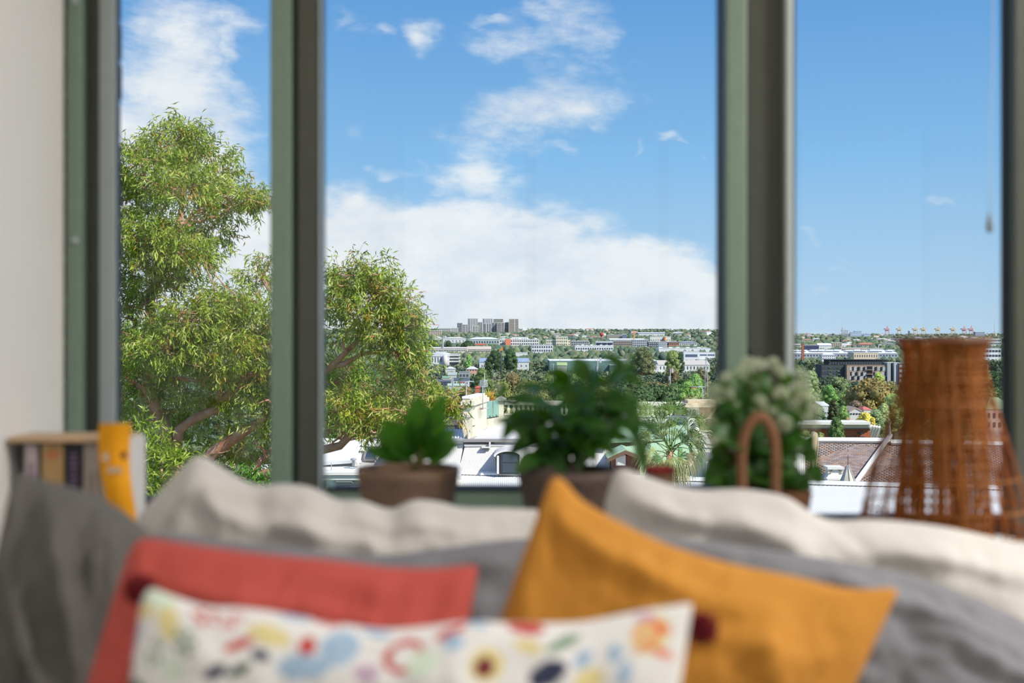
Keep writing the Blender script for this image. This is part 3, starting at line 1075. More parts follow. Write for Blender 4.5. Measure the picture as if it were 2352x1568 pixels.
M_lf4 = mat('leaf_broad', (56, 104, 38), 0.45, 0.25, 24, trans=0.45, tcol=(108, 156, 20))
rp = random.Random(5)
for k in range(110):
    px, py = rp.uniform(1640, 1862), rp.uniform(935, 1112)
    edge = abs(px - 1750) / 110
    if px > 1815 + 50 * (py - 935) / 177 or px < 1655 - 20 * (py - 935) / 177:
        continue
    q = P(px, py, d + rp.uniform(-.06, .07))
    sx = -1 if px < 1750 else 1
    tv = Vector((sx * rp.uniform(.2, 1), rp.uniform(-.6, .3), rp.uniform(-.6, .4))).normalized() * rp.uniform(.035, .06)
    leaf_obj(q - tv * .5, q + tv * .5, tv.length * .75, (rp.uniform(-.4, .4), -.8, .7), M_lf4, e4, shape=1.1, n=5)
for (ax, ay, bx_, by_) in [(1650, 1085, 1612, 1112), (1660, 1060, 1622, 1080), (1850, 1070, 1888, 1112), (1845, 1040, 1880, 1060), (1655, 1030, 1640, 1062), (1840, 1010, 1868, 1030), (1640, 1100, 1680, 1118), (1860, 1100, 1820, 1118)]:
    leaf_obj(P(ax, ay, d), P(bx_, by_, d - .01), .038, (0.1, -1, .4), M_lf4, e4, n=5)
for k in range(64):                      # leaves between the flower heads
    a_, r_ = rp.uniform(0, 6.283), math.sqrt(rp.random())
    px, py = 1752 + 108 * r_ * math.cos(a_), 925 + 72 * r_ * math.sin(a_)
    q = P(px, py, d + rp.uniform(-.03, .07))
    tv = Vector((rp.uniform(-1, 1) + (px - 1752) / 110, rp.uniform(-.5, .3), rp.uniform(-.3, .9))).normalized() * rp.uniform(.026, .042)
    leaf_obj(q - tv * .5, q + tv * .5, tv.length * .7, (rp.uniform(-.4, .4), -.8, .6), M_lf4, e4, n=5)
# one flower head: a dome of small florets, shared by all heads
M_flr = mat('floret_white', (226, 228, 204), 0.7, 0.08, 40, trans=0.3, col2=(196, 208, 160))
mb = MB()
for k in range(46):
    z_ = 1 - 1.35 * (k + .5) / 46
    a_ = k * 2.399
    r_ = math.sqrt(max(0, 1 - z_ * z_))
    q = Vector((r_ * math.cos(a_), r_ * math.sin(a_), z_))
    t1 = q.orthogonal().normalized()
    t2 = q.cross(t1)
    for j in range(4):
        w_ = j * math.pi / 2
        dr = t1 * math.cos(w_) + t2 * math.sin(w_)
        pr = t1 * math.cos(w_ + 1.57) + t2 * math.sin(w_ + 1.57)
        mb.add([q * .92, q + dr * .14 - pr * .09, q * 1.03 + dr * .22, q + dr * .14 + pr * .09], [(0, 1, 2, 3)])
fh = mb.build('flower_head', M_flr, e4, origin=c4)
fme = fh.data
for v in fme.vertices:
    v.co = v.co + c4
spots = [(1742, 842), (1700, 862), (1790, 855), (1760, 880), (1660, 890), (1715, 905), (1830, 890), (1795, 905), (1645, 925), (1685, 935), (1745, 925), (1845, 915), (1815, 935), (1770, 950), (1655, 960), (1708, 965),
         (1830, 960), (1735, 985), (1800, 975), (1668, 1000), (1690, 1025), (1815, 1005), (1640, 900), (1865, 925), (1725, 870), (1775, 835), (1720, 838), (1850, 890), (1628, 935), (1636, 968), (1872, 945), (1858, 975), (1640, 1015), (1672, 905), (1838, 865), (1668, 868)]
for i, (px, py) in enumerate(spots):
    q = P(px, py, d + rp.uniform(-.07, .06))
    o = fh if i == 0 else link('flower_head', fme, e4)
    o.location = q - c4
    s_ = rp.uniform(.011, .017)
    o.scale = (s_, s_, s_)
    o.rotation_euler = (rp.uniform(-.5, .8), rp.uniform(-.5, .5), rp.uniform(0, 6))
    MB().tube([P(1745 + (px - 1745) * .3, 1110, d), q - Vector((0, 0, .006))], 0.0015, 5).build('stem', M_stem, e4)

# ------------------------------------------------------------------ woven lampshade
d = 2.22
M_rat = mat('rattan', (160, 100, 30), 0.6, 0.35, 26, 0.2, 60, trans=0.45, tcol=(212, 128, 8))
c5 = Vector((P(2168, 0, d).x, d, ZS))
e5 = empty('woven_lamp', c5, 'tall orange woven cane lampshade flaring towards its base beside the last window post', 'lamp')
pxm = d / K
prof = [(98, 1238), (183, 1236), (190, 1215), (178, 1150), (162, 1080), (140, 1010), (118, 940), (101, 880), (91, 830), (93, 800), (104, 776)]   # (radius px, row)


def rad(py, pr):
    for (r0, y0), (r1, y1) in zip(pr[:-1], pr[1:]):
        if y1 <= py <= y0:
            return (r0 + (r1 - r0) * (y0 - py) / max(1e-6, y0 - y1)) * pxm
    return pr[-1][0] * pxm


outer = prof[1:]
inner = [(106, 1236), (100, 1100), (94, 950), (86, 830), (88, 790), (98, 777)]


def strands(pr, n, width, tw, r_, jit, name, y_lo, y_hi, drop=0.0):
    mb = MB()
    for k in range(n):
        if r_.random() < drop:
            continue
        a0 = 2 * math.pi * (k + r_.uniform(-jit, jit)) / n
        pts = []
        for i in range(13):
            py = y_lo + (y_hi - y_lo) * i / 12
            a_ = a0 + tw * (1 - i / 12) + 0.012 * math.sin(i * 1.7 + k)
            r__ = rad(py, pr) + (.0010 if (i + k) % 2 else -.0010)
            pts.append((a_, r__, zpx(py, d)))
        vs, fs = [], []
        for (a_, r__, z_) in pts:
            wd = width / 2
            for rr3 in (r__, r__ - .0012):
                for s in (-1, 1):
                    aa = a_ + s * wd / r__
                    vs.append((c5.x + rr3 * math.cos(aa), c5.y + rr3 * math.sin(aa), z_))
        for i in range(12):
            o = i * 4
            q = o + 4
            fs += [(o, o + 1, q + 1, q), (o + 2, q + 2, q + 3, o + 3), (o, q, q + 2, o + 2), (o + 1, o + 3, q + 3, q + 1)]
        mb.add(vs, fs, True)
    return mb.build(name, M_rat, e5, kind='stuff')


r6 = random.Random(77)
strands(outer, 60, .0040, .10, r6, .38, 'outer_strands', 1232, 776, .2)
strands(inner, 48, .0062, -.06, r6, .36, 'inner_strands', 1234, 777, .08)
mb = MB()
for i in range(28):                      # horizontal weavers of the inner sleeve, sparser towards the base
    py = 780 + 456 * (i / 35) if i < 16 else 780 + 456 * (.457 + .543 * ((i - 16) / 11) ** .92)
    r__ = rad(py, inner)
    mb.lathe((c5.x, c5.y, zpx(py, d)), [(r__ + .0016, -.0022), (r__ + .0016, .0022), (r__ - .0006, .0022), (r__ - .0006, -.0022), (r__ + .0016, -.0022)], 36, close=False)
mb.build('inner_weavers', M_rat, e5, kind='stuff')
mb = MB()
for py in (800, 830, 870, 925, 1000, 1090, 1160, 1215):
    r__ = rad(py, outer)
    mb.lathe((c5.x, c5.y, zpx(py, d)), [(r__ + .0014, -.0018), (r__ + .0014, .0018), (r__ - .0006, .0018), (r__ - .0006, -.0018), (r__ + .0014, -.0018)], 44, close=False)
mb.build('outer_hoops', M_rat, e5, kind='stuff')
M_rim = mat('rattan_rim', (96, 54, 20), 0.6, 0.2, 30)
for (py, r0) in ((779, 104), (1236, 186)):
    r__ = r0 * pxm
    MB().lathe((c5.x, c5.y, zpx(py, d)), [(r__ + .004, -.004), (r__ + .004, .004), (r__ - .004, .004), (r__ - .004, -.004), (r__ + .004, -.004)], 44, close=False).build('rim', M_rim, e5)
# ------------------------------------------------------------------ the land outside
GP = [(-400, -13), (0, -12.5), (70, -13), (150, -18), (300, -22), (450, -26), (750, -34), (1100, -36), (1500, -31), (2200, -25), (3500, -18), (5000, -9), (6500, 4), (7600, 7), (9000, 0)]
GR = [(-400, -13), (0, -12.5), (70, -13), (150, -18), (300, -24), (450, -28), (750, -35), (1100, -36), (1500, -33), (2200, -29), (3500, -27), (5000, -24), (6500, -22), (7600, -24), (9000, -30)]


def ground(x, y):
    x = np.asarray(x, dtype=float)
    y = np.asarray(y, dtype=float)
    a = np.interp(y, [p[0] for p in GP], [p[1] for p in GP])
    b = np.interp(y, [p[0] for p in GR], [p[1] for p in GR])
    u = np.clip((x / np.maximum(y, 60.0) - 0.15) / 0.09, 0, 1)
    u = u * u * (3 - 2 * u)
    return a * (1 - u) + b * u + 0.6 * np.sin(x * 0.011) + 1.5 * np.sin(x * 0.0021 + y * 0.0013)


ys = np.concatenate([np.linspace(-400, 100, 12), np.geomspace(120, 9000, 60)])
xs = np.concatenate([-np.geomspace(9000, 20, 44), np.geomspace(20, 9000, 44)])
gx, gy = np.meshgrid(xs, ys)
gz = ground(gx, gy)
V = np.stack([gx.ravel(), gy.ravel(), gz.ravel()], 1)
nx = len(xs)
idx = np.arange(len(V)).reshape(len(ys), nx)
F = np.stack([idx[:-1, :-1].ravel(), idx[:-1, 1:].ravel(), idx[1:, 1:].ravel(), idx[1:, :-1].ravel()], 1)
M_land = mat('land_cover', (84, 98, 60), 0.95, vscale=0.012, var=0.0, col2=(118, 118, 92))
link('ground', np_mesh('ground', V, F, M_land, None, True))['kind'] = 'structure'

# ------------------------------------------------------------------ leaves in bulk


def leaf_cloud(pos, dr, ln, wd, cols, nr=None, curl=0.12):
    """rhombic leaves bent along their length; returns vertex, face and colour arrays"""
    n = len(pos)
    dr = dr / np.linalg.norm(dr, axis=1, keepdims=True)
    if nr is None:
        nr = RNG.normal(size=(n, 3)) + np.array([0, -0.3, 0.5])
    sd = np.cross(dr, nr)
    sd /= np.linalg.norm(sd, axis=1, keepdims=True) + 1e-9
    up = np.cross(sd, dr)
    ln = ln[:, None]
    wd = wd[:, None]
    a = pos
    m_ = pos + dr * ln * 0.45 + up * ln * curl
    t = pos + dr * ln
    V = np.stack([a, m_ - sd * wd / 2, t, m_ + sd * wd / 2], 1).reshape(-1, 3)
    i = np.arange(n)[:, None] * 4
    F = np.concatenate([i + np.array([[0, 1, 2]]), i + np.array([[0, 2, 3]])], 1).reshape(-1, 3)
    C = np.repeat(cols, 4, axis=0)
    return V, F, C


M_leafc = mat('leaf_colours', (120, 140, 60), 0.34, attr='Col', trans=0.40, spec=0.6)
M_bark = mat('gum_bark', (196, 126, 92), 0.85, 0.3, 5, 0.4, 12, col2=(212, 176, 150))
PAL = np.array([lin(c)[:3] for c in [(148, 168, 56), (174, 186, 84), (120, 142, 48), (192, 198, 116), (178, 146, 66), (104, 128, 48)]])
PAL = PAL * 1.42
PAL_W = np.array([.30, .24, .20, .12, .07, .07])


def gum_foliage(clumps, spray_per, leaf_len, leaf_wd, pal=PAL, palw=PAL_W, seed=1, droop=0.75, per=15, spl=0.5):
    """sprays of hanging leaves over ellipsoid clumps given in pixels and distance"""
    g = np.random.default_rng(seed)
    PV, PF, PC, off = [], [], [], 0
    twigs = []
    for (px, py, rx, ry, d_, dens) in clumps:
        c = np.array(P(px, py, d_))
        R = np.array([rx / K * d_, (rx + ry) / 2 / K * d_ * 0.9, ry / K * d_])
        n = max(6, int(spray_per * dens * rx * ry / 5000.0))
        v = g.normal(size=(n, 3))
        v /= np.linalg.norm(v, axis=1, keepdims=True)
        rr = 0.58 + 0.42 * g.random((n, 1)) ** 0.7
        sp = c + v * R * rr
        tw = v * np.array([1, 1, .6]) + np.array([0, 0, .25]) + g.normal(size=(n, 3)) * .35
        tw /= np.linalg.norm(tw, axis=1, keepdims=True)
        tl = spl * (0.6 + 0.8 * g.random((n, 1)))
        tone = g.choice(len(pal), size=n, p=palw)
        for i in range(n):
            t = g.random((per, 1))
            pos = sp[i] + tw[i] * tl[i] * (t - .3) + g.normal(size=(per, 3)) * 0.05 * spl * 2
            dr = g.normal(size=(per, 3)) * 0.6 + tw[i] * 0.5 + np.array([0, 0, -droop])
            ln = leaf_len * (0.6 + 0.7 * g.random(per))
            wd = leaf_wd * (0.7 + 0.6 * g.random(per))
            pc = pal[np.where(g.random(per) < .7, tone[i], g.choice(len(pal), size=per, p=palw))] * (0.8 + .4 * g.random((per, 1)))
            V, F, C = leaf_cloud(pos, dr, ln, wd, pc)
            PV.append(V); PF.append(F + off); PC.append(C)
            off += len(V)
            if i % 3 == 0:
                twigs.append((sp[i] - tw[i] * tl[i] * 1.2, sp[i] + tw[i] * tl[i] * .7))
    return np.concatenate(PV), np.concatenate(PF), np.concatenate(PC), twigs


DT = 22.0
gum_cl = [(400, 335, 70, 50, 22, 1), (430, 300, 35, 25, 22, 1), (335, 385, 80, 65, 21.5, 1), (475, 390, 70, 62, 22.5, 1), (420, 430, 80, 50, 21, .8), (300, 460, 55, 60, 22, .8), (545, 455, 60, 34, 22, 1), (590, 465, 34, 30, 22, .9),
          (485, 520, 58, 46, 22.5, .9), (330, 545, 80, 52, 21, 1.2), (400, 560, 70, 46, 21, 1.1), (455, 590, 52, 34, 21.5, 1), (330, 620, 70, 46, 21.5, 1), (395, 640, 55, 34, 22, .8), (305, 690, 40, 34, 22, .8), (350, 690, 40, 25, 22, .5),
          (590, 640, 38, 34, 24, .9), (612, 600, 16, 18, 24, .8),
          (520, 705, 75, 40, 21.5, 1.1), (440, 730, 80, 45, 21, 1.1), (590, 740, 50, 60, 22, 1), (380, 790, 90, 55, 21, 1), (310, 800, 50, 60, 22, .8), (500, 800, 90, 65, 21.5, 1.1), (590, 830, 50, 60, 22, .9),
          (330, 870, 60, 45, 22.5, .7), (430, 880, 90, 55, 22.5, .8), (540, 900, 80, 50, 22.5, .7), (600, 950, 40, 60, 22, .7), (470, 960, 80, 50, 23, .55), (370, 950, 60, 45, 23, .5), (560, 1020, 60, 45, 22.5, .5), (500, 1050, 60, 40, 23, .5),
          (300, 930, 40, 40, 22.5, .6), (600, 1060, 40, 35, 23, .5),
          (690, 730, 50, 60, 22, .8), (690, 850, 60, 80, 22, .8), (690, 970, 60, 60, 22, .7),
          (800, 635, 48, 32, 21, 1), (860, 640, 45, 34, 21, 1), (775, 690, 36, 50, 21.5, .7), (835, 700, 70, 48, 21, 1), (905, 690, 40, 44, 21, 1), (935, 745, 40, 40, 21, 1), (870, 765, 66, 34, 21, .9), (800, 770, 50, 34, 22, .4),
          (960, 735, 20, 25, 21, .9), (925, 805, 46, 34, 21, .9), (955, 860, 32, 40, 21, .9), (790, 850, 40, 35, 22.5, .5), (980, 880, 26, 26, 21, .8), (905, 850, 40, 26, 21.5, .4),
          (1020, 915, 34, 24, 20.5, .9), (1045, 940, 22, 24, 20.5, .9), (1000, 945, 30, 20, 20.5, .6), (780, 940, 50, 46, 21, .8), (845, 950, 60, 40, 21, .8), (910, 945, 50, 34, 21, .7), (780, 890, 40, 30, 22, .6), (860, 1000, 50, 26, 21, .4), (925, 1000, 30, 26, 21, .5)]
gt = empty('gum_tree', (P(420, 0, 22.5).x, 22.5, float(ground(P(420, 0, 22.5).x, 22.5))), 'large eucalyptus with drooping yellow-green leaves filling the first window', 'tree')
gb = world_loc(gt)
V, F, C, tw = gum_foliage(gum_cl, 135, 0.122, 0.021, seed=3, per=21, spl=0.36)
foliage = link('foliage', np_mesh('foliage', V - np.array(gb), F, M_leafc, C), gt)
foliage['kind'] = 'stuff'
mb = MB()
for a, b_ in tw:
    mb.tube([a, b_], 0.006, 3, cap=False, r1=0.003)
mb.build('twigs', M_bark, gt, kind='stuff')


def limb(pts, r0, r1, n=14, seg=7):
    q = smooth_path([P(*p) for p in pts], n)
    rl = random.Random(int(pts[0][0] * 7 + pts[-1][1]))
    q = [p + Vector((rl.uniform(-1, 1), rl.uniform(-1, 1), rl.uniform(-1, 1))) * (0.05 if 0 < i < n - 1 else 0) for i, p in enumerate(q)]
    return q, MB().tube(q, r0, seg, r1=r1)


q, mb = limb([(430, 2520, 22.5), (425, 1500, 22.5), (410, 1200, 22.6), (400, 1040, 22.6)], .24, .15, 16, 10)
mb.build('trunk', M_bark, gt)
limbs = [([(400, 1060, 22.6), (345, 900, 22.4), (335, 780, 22.3), (360, 650, 22.2), (400, 540, 22.1), (420, 440, 22), (425, 340, 22)], .13, .03),
         ([(410, 1150, 22.6), (475, 1050, 22.4), (560, 990, 22.2), (620, 950, 22.1), (700, 880, 22), (770, 840, 21.6), (830, 760, 21.3), (860, 680, 21.1)], .13, .025),
         ([(400, 1060, 22.6), (420, 980, 22.4), (510, 925, 22.2), (560, 870, 22), (620, 840, 22), (640, 740, 22.5), (600, 640, 23.8)], .10, .02),
         ([(415, 1180, 22.5), (560, 1110, 22), (680, 1060, 21.6), (760, 1028, 21.4), (820, 995, 21.2), (880, 985, 21), (960, 950, 20.7), (1030, 925, 20.5)], .12, .012),
         ([(345, 900, 22.4), (300, 870, 22.2), (260, 800, 22)], .07, .02),
         ([(335, 800, 22.3), (300, 730, 22), (285, 690, 22)], .05, .02),
         ([(400, 540, 22.1), (450, 490, 22.1), (480, 420, 22.2), (500, 380, 22.3)], .045, .012),
         ([(410, 520, 22.1), (470, 505, 22), (540, 480, 22), (585, 465, 22)], .04, .01),
         ([(360, 650, 22.2), (330, 590, 21.6), (320, 540, 21.2)], .045, .012),
         ([(380, 600, 22.1), (430, 590, 21.7), (470, 570, 21.5)], .035, .01),
         ([(420, 460, 22), (370, 410, 21.7), (335, 380, 21.5)], .035, .01),
         ([(510, 925, 22.2), (480, 850, 21.8), (470, 780, 21.5), (500, 710, 21.5)], .05, .012),
         ([(480, 850, 21.8), (420, 820, 21.4), (380, 780, 21)], .04, .012),
         ([(345, 880, 22.4), (420, 870, 22.2), (470, 868, 22)], .05, .015),
         ([(560, 870, 22), (560, 800, 21.7), (590, 740, 22)], .04, .01),
         ([(475, 780, 21.5), (530, 720, 21.5), (555, 690, 21.5)], .03, .01),
         ([(770, 840, 21.6), (840, 815, 21.4), (900, 800, 21.1), (945, 850, 21), (960, 880, 21)], .045, .01),
         ([(790, 815, 21.4), (800, 740, 21.2), (795, 660, 21)], .03, .008),
         ([(830, 765, 21.3), (890, 730, 21.1), (930, 740, 21)], .03, .008),
         ([(700, 880, 22), (760, 880, 21.9), (800, 860, 22.2)], .035, .01),
         ([(775, 845, 21.6), (850, 790, 21.3), (905, 700, 21)], .025, .008),
         ([(760, 1028, 21.4), (780, 1000, 21.3), (790, 950, 21.1), (780, 900, 21.5)], .022, .008),
         ([(820, 995, 21.2), (800, 1000, 21.2), (770, 990, 21.2), (752, 1000, 21.3)], .02, .008),
         ([(960, 950, 20.7), (1000, 965, 20.6), (1020, 940, 20.5)], .018, .006),
         ([(880, 985, 21), (900, 960, 21), (905, 935, 21)], .018, .006),
         ([(560, 1110, 22), (600, 1060, 22), (620, 1030, 22)], .06, .03),
         ([(850, 935, 21.4), (890, 880, 21.2), (920, 872, 21.2), (940, 850, 21)], .022, .008)]
samples = []
for (pts, r0, r1) in limbs:
    q, mb = limb(pts, r0, r1)
    mb.build('limb', M_bark, gt)
    samples += [(p, r0 + (r1 - r0) * i / (len(q) - 1)) for i, p in enumerate(q)]
rb = random.Random(12)
for (px, py, rx, ry, d_, dens) in gum_cl:            # side branches out into every clump of leaves
    for k in range(2):
        t = P(px + rb.uniform(-.7, .7) * rx, py + rb.uniform(-.6, .3) * ry, d_ - rb.uniform(.0, .5))
        a, ra = min(samples, key=lambda q: (q[0] - t).length + (2.0 if q[0].z > t.z else 0))
        mid = a.lerp(t, .55) + Vector((rb.uniform(-.15, .15), rb.uniform(-.2, .05), rb.uniform(-.05, .18)))
        q = smooth_path([a, mid, t], 9)
        q = [p + Vector((rb.uniform(-1, 1), rb.uniform(-1, 1), rb.uniform(-1, 1))) * (.025 if 0 < i < 8 else 0) for i, p in enumerate(q)]
        MB().tube(q, min(.028, max(.012, ra * .6)), 6, r1=.006).build('branch', M_bark, gt)

# bright shrubs below the gum tree
LIME = np.array([lin(c)[:3] for c in [(170, 190, 60), (196, 208, 92), (140, 170, 48), (118, 150, 44)]])
OCH = np.array([lin(c)[:3] for c in [(176, 150, 84), (150, 140, 70), (192, 160, 110), (130, 140, 60)]])
FRSH = np.array([lin(c)[:3] for c in [(110, 170, 50), (140, 190, 70), (90, 140, 44)]])
for (nm, lab, cl, pal, wts, sp_, ll, lw, sd) in [
    ('shrub', 'bright lime-green leafy shrub below the big eucalyptus beside the books', [(325, 1010, 34, 30, 17, 1.1), (370, 1050, 55, 40, 17, 1.1), (330, 1110, 60, 50, 17, 1.1), (410, 1085, 45, 40, 17.2, 1), (360, 1170, 70, 50, 17, 1), (350, 1300, 90, 120, 17.2, .9)], LIME, [.35, .3, .2, .15], 80, .13, .022, 31),
    ('shrub', 'small vivid green bush at the foot of the first window post', [(595, 1100, 40, 26, 19, 1.2), (560, 1130, 50, 30, 19, 1), (570, 1250, 80, 100, 19.2, .8)], FRSH, [.4, .3, .3], 80, .12, .03, 32),
    ('shrub', 'light green leafy shrub behind the lower gum branches in the middle window', [(795, 845, 44, 34, 70, 1), (820, 890, 50, 40, 70, 1), (770, 900, 40, 50, 70, 1), (790, 960, 70, 40, 70, .8)], FRSH * 0.8, [.4, .3, .3], 70, .34, .08, 33),
    ('shrub', 'ochre-tinted shrub with dry tips beside the light green shrub', [(868, 862, 36, 28, 75, 1), (880, 900, 50, 34, 75, 1), (930, 915, 40, 26, 75, 1), (900, 960, 80, 40, 75, .8)], OCH, [.35, .25, .25, .15], 70, .34, .08, 34)]:
    c = P(cl[0][0], 0, cl[0][4])
    e = empty(nm, (c.x, c.y, float(ground(c.x, c.y))), lab, 'shrub')
    V, F, C, tw = gum_foliage(cl, sp_, ll, lw, pal, np.array(wts), seed=sd, droop=.2, per=14, spl=ll * 2.6)
    o = link('foliage', np_mesh('foliage', V - np.array(world_loc(e)), F, M_leafc, C), e)
    o['kind'] = 'stuff'
    for k in range(4):
        b_ = world_loc(e) + Vector((rnd.uniform(-.3, .3), rnd.uniform(-.3, .3), 0))
        t = P(cl[k % len(cl)][0], cl[k % len(cl)][1], cl[0][4])
        MB().tube(smooth_path([b_, (b_ + t) / 2 + Vector((rnd.uniform(-.3, .3), 0, 0)), t], 8), .06, 6, r1=.015).build('stem', M_bark, e)

# ------------------------------------------------------------------ terrace houses across the lane
M_whroof = mat('roof_white_sheet', (240, 238, 234), 0.8, 0.02, 2, spec=.1)
M_pale = mat('roof_pale_grey', (222, 218, 216), 0.8, 0.03, 1, spec=.1)
M_mans = mat('mansard_sheet', (224, 219, 214), 0.7, 0.03, 2, spec=.2)
M_cream = mat('render_cream', (232, 226, 208), 0.85, 0.06, 2.0, 0.1, 12, col2=(216, 208, 186))
M_white = mat('render_white', (240, 236, 230), 0.85, 0.04, 2.0)
M_gut = mat('gutter_grey', (150, 144, 142), 0.5)
M_dark = mat('joinery_dark', (66, 68, 74), 0.5)
M_pane = mat('far_glass', (70, 80, 92), 0.08, 0.1, 3, spec=0.9)
M_flash = mat('flashing_lead', (168, 168, 170), 0.5, 0.08, 6)
M_brickr = mat('brick_red', (168, 104, 78), 0.9, 0.22, 6, 0.1, 8)
M_stone = mat('sandstone', (224, 204, 172), 0.9, 0.25, 4, 0.3, 9)
M_terra = mat('terracotta', (206, 118, 58), 0.85, 0.12)
M_pgreen = mat('sheet_pale_green', (178, 208, 168), 0.5, 0.05, 3)
M_frost = mat('glass_frosted', (158, 204, 194), 0.25, 0.03, 3, trans=0.3)
M_brown = mat('timber_brown', (112, 84, 66), 0.75, 0.15, 8)


def house(name, label, px, d_, cat='house'):
    x = P(px, 0, d_).x
    return empty(name, (x, d_, float(ground(x, d_))), label, cat)


def gz_(x, y):
    return float(ground(x, y)) - 0.5


def wallbox(pl, pr, ytop, d0, d1, m_, parent, name='wall', zb=None):
    a, b_ = P(pl, ytop, d0), P(pr, ytop, d0)
    z0 = gz_(a.x, d0) if zb is None else zb
    return MB().box(a.x, b_.x, d0, d1, z0, a.z).build(name, m_, parent)


# ---- long white verandah roof along the backs of the houses
def DV(px):
    return 55.0 - (px - 1055) * 0.0042


vr = house('verandah', 'long white corrugated verandah roof running along the backs of the terrace houses', 1660, 50)
for (p0, p1) in ((1050, 1560), (1560, 2420)):
    tl, tr = P(p0, 0, DV(p0)), P(p1, 0, DV(p1))
    tl.z = tr.z = -5.02
    bl, br = Vector((tl.x, tl.y - 7, -5.62)), Vector((tr.x, tr.y - 7, -5.62))
    MB().corr(tl, tr, bl, br, int((tr.x - tl.x) / .086), .005).build('roof_sheet', M_whroof, vr)
tl, tr = P(1050, 0, DV(1050)), P(2420, 0, DV(2420))
MB().hexa([(tl.x, tl.y - .35, -5.02), (tr.x, tr.y - .35, -5.02), (tr.x, tr.y + .1, -5.02), (tl.x, tl.y + .1, -5.02), (tl.x, tl.y - .30, -4.93), (tr.x, tr.y - .30, -4.93), (tr.x, tr.y + .1, -4.90), (tl.x, tl.y + .1, -4.90)]).build('ridge_flashing', M_whroof, vr)
mb = MB()
for k in range(150):            # dark gaps of the sheet ends below the flashing
    u = (k + .5) / 150
    p = tl.lerp(tr, u)
    mb.box(p.x - .022, p.x + .022, p.y - .41, p.y - .37, -5.035, -5.012)
mb.build('sheet_gaps', M_dark, vr, kind='stuff')
for k in range(9):
    p = tl.lerp(tr, k / 8)
    MB().box(p.x - .07, p.x + .07, p.y - 6.9, p.y - 6.76, gz_(p.x, p.y), -5.66).build('post', M_white, vr)

# ---- house A: white sheet roofs
hA = house('terrace_house', 'white terrace house with corrugated roof, skylight and low cream wall behind the squat pot', 900, 56)
MB().slab(P(640, 1068, 54), P(812, 1056, 54), P(826, 1010, 56.5), P(640, 1000, 56.5), .15).build('roof_sheet', M_whroof, hA)
MB().slab(P(810, 1058, 53.9), P(822, 1058, 53.9), P(838, 1010, 56.4), P(826, 1010, 56.4), .25).build('ridge_cap', M_whroof, hA)
MB().corr(P(836, 1014, 56.5), P(1064, 1021, 55.8), P(820, 1062, 54.9), P(1054, 1086, 54.9), 62, .006).build('mansard', M_mans, hA)
MB().slab(P(600, 1092, 52), P(1060, 1092, 52), P(1060, 1063, 54.9), P(600, 1066, 54.9), .18).build('lean_to_roof', M_whroof, hA)
wallbox(600, 1040, 1091, 52.2, 54.6, M_cream, hA)
wallbox(640, 1058, 1030, 56.9, 62, M_white, hA, 'house_body')
fr = bxp(768.5, 811.5, 1092.5, 1109, 52.08, 52.2).build('window_frame', M_gut, hA)
bxp(771, 809.5, 1095, 1107, 52.05, 52.2).build('pane', mat('blind_grey', (168, 176, 174), 0.6), fr)
bxp(640, 1040, 1085, 1091, 51.9, 52.3).build('fascia', M_white, hA)
sk = MB().slab(P(835, 1052.5, 54.85), P(865, 1052.5, 54.85), P(872, 1024, 55.6), P(842, 1024, 55.6), .12).build('skylight_frame', M_gut, hA)
MB().slab(P(840, 1050, 54.8), P(862, 1050, 54.8), P(868.5, 1026, 55.5), P(846.5, 1026, 55.5), .1).build('pane', M_pane, sk)
dm = bxp(893, 945, 1028, 1064, 54.0, 55.8).build('dormer', M_cream, hA)
bxp(904, 928, 1036, 1062, 53.95, 54.1).build('dormer_window', M_brown, hA)
bxp(907, 925, 1039, 1060, 53.92, 54.0).build('pane', M_pane, hA)
MB().slab(P(889, 1030, 53.9), P(950, 1030, 53.9), P(950, 1024, 55.8), P(889, 1024, 55.8), .08).build('dormer_roof', M_whroof, hA)
MB().lathe(P(812, 1071, 53.6), [(.06, 0), (.06, .25), (.13, .27), (.13, .33), (.02, .36)], 14).build('vent_pipe', M_flash, hA)
MB().lathe(P(761, 1079, 53.0), [(.03, 0), (.018, .02), (.018, .30), (.01, .31)], 8).build('vent_pipe', M_flash, hA)
MB().tube([P(818, 1063, 53.4), P(829, 1058.5, 53.6)], .05, 8).build('downpipe', M_white, hA)
bxp(976, 1066, 1008.5, 1012, 55.6, 56.1).build('gutter', M_flash, hA)
bxp(978, 1064, 1012, 1021, 55.9, 56.2).build('eave_board', M_white, hA)
MB().corr(P(1012, 985, 60), P(1068, 985, 60), P(1000, 1009, 56.2), P(1066, 1009, 56.2), 9, .03, .1, 4).build('ribbed_roof', M_whroof, hA)
hF = house('timber_shed', 'weathered dark timber shed wall behind the white terrace roof', 1035, 64, 'shed')
for k in range(4):
    bxp(985, 1066, 952 + k * 8.5, 960 + k * 8.5, 63.8 + (k % 2) * .03, 64.0).build('board', mat('weatherboard', (112, 106, 102), 0.85, 0.2, 4), hF)
wallbox(990, 1064, 952, 64.0, 66, M_brown, hF, 'shed_body')

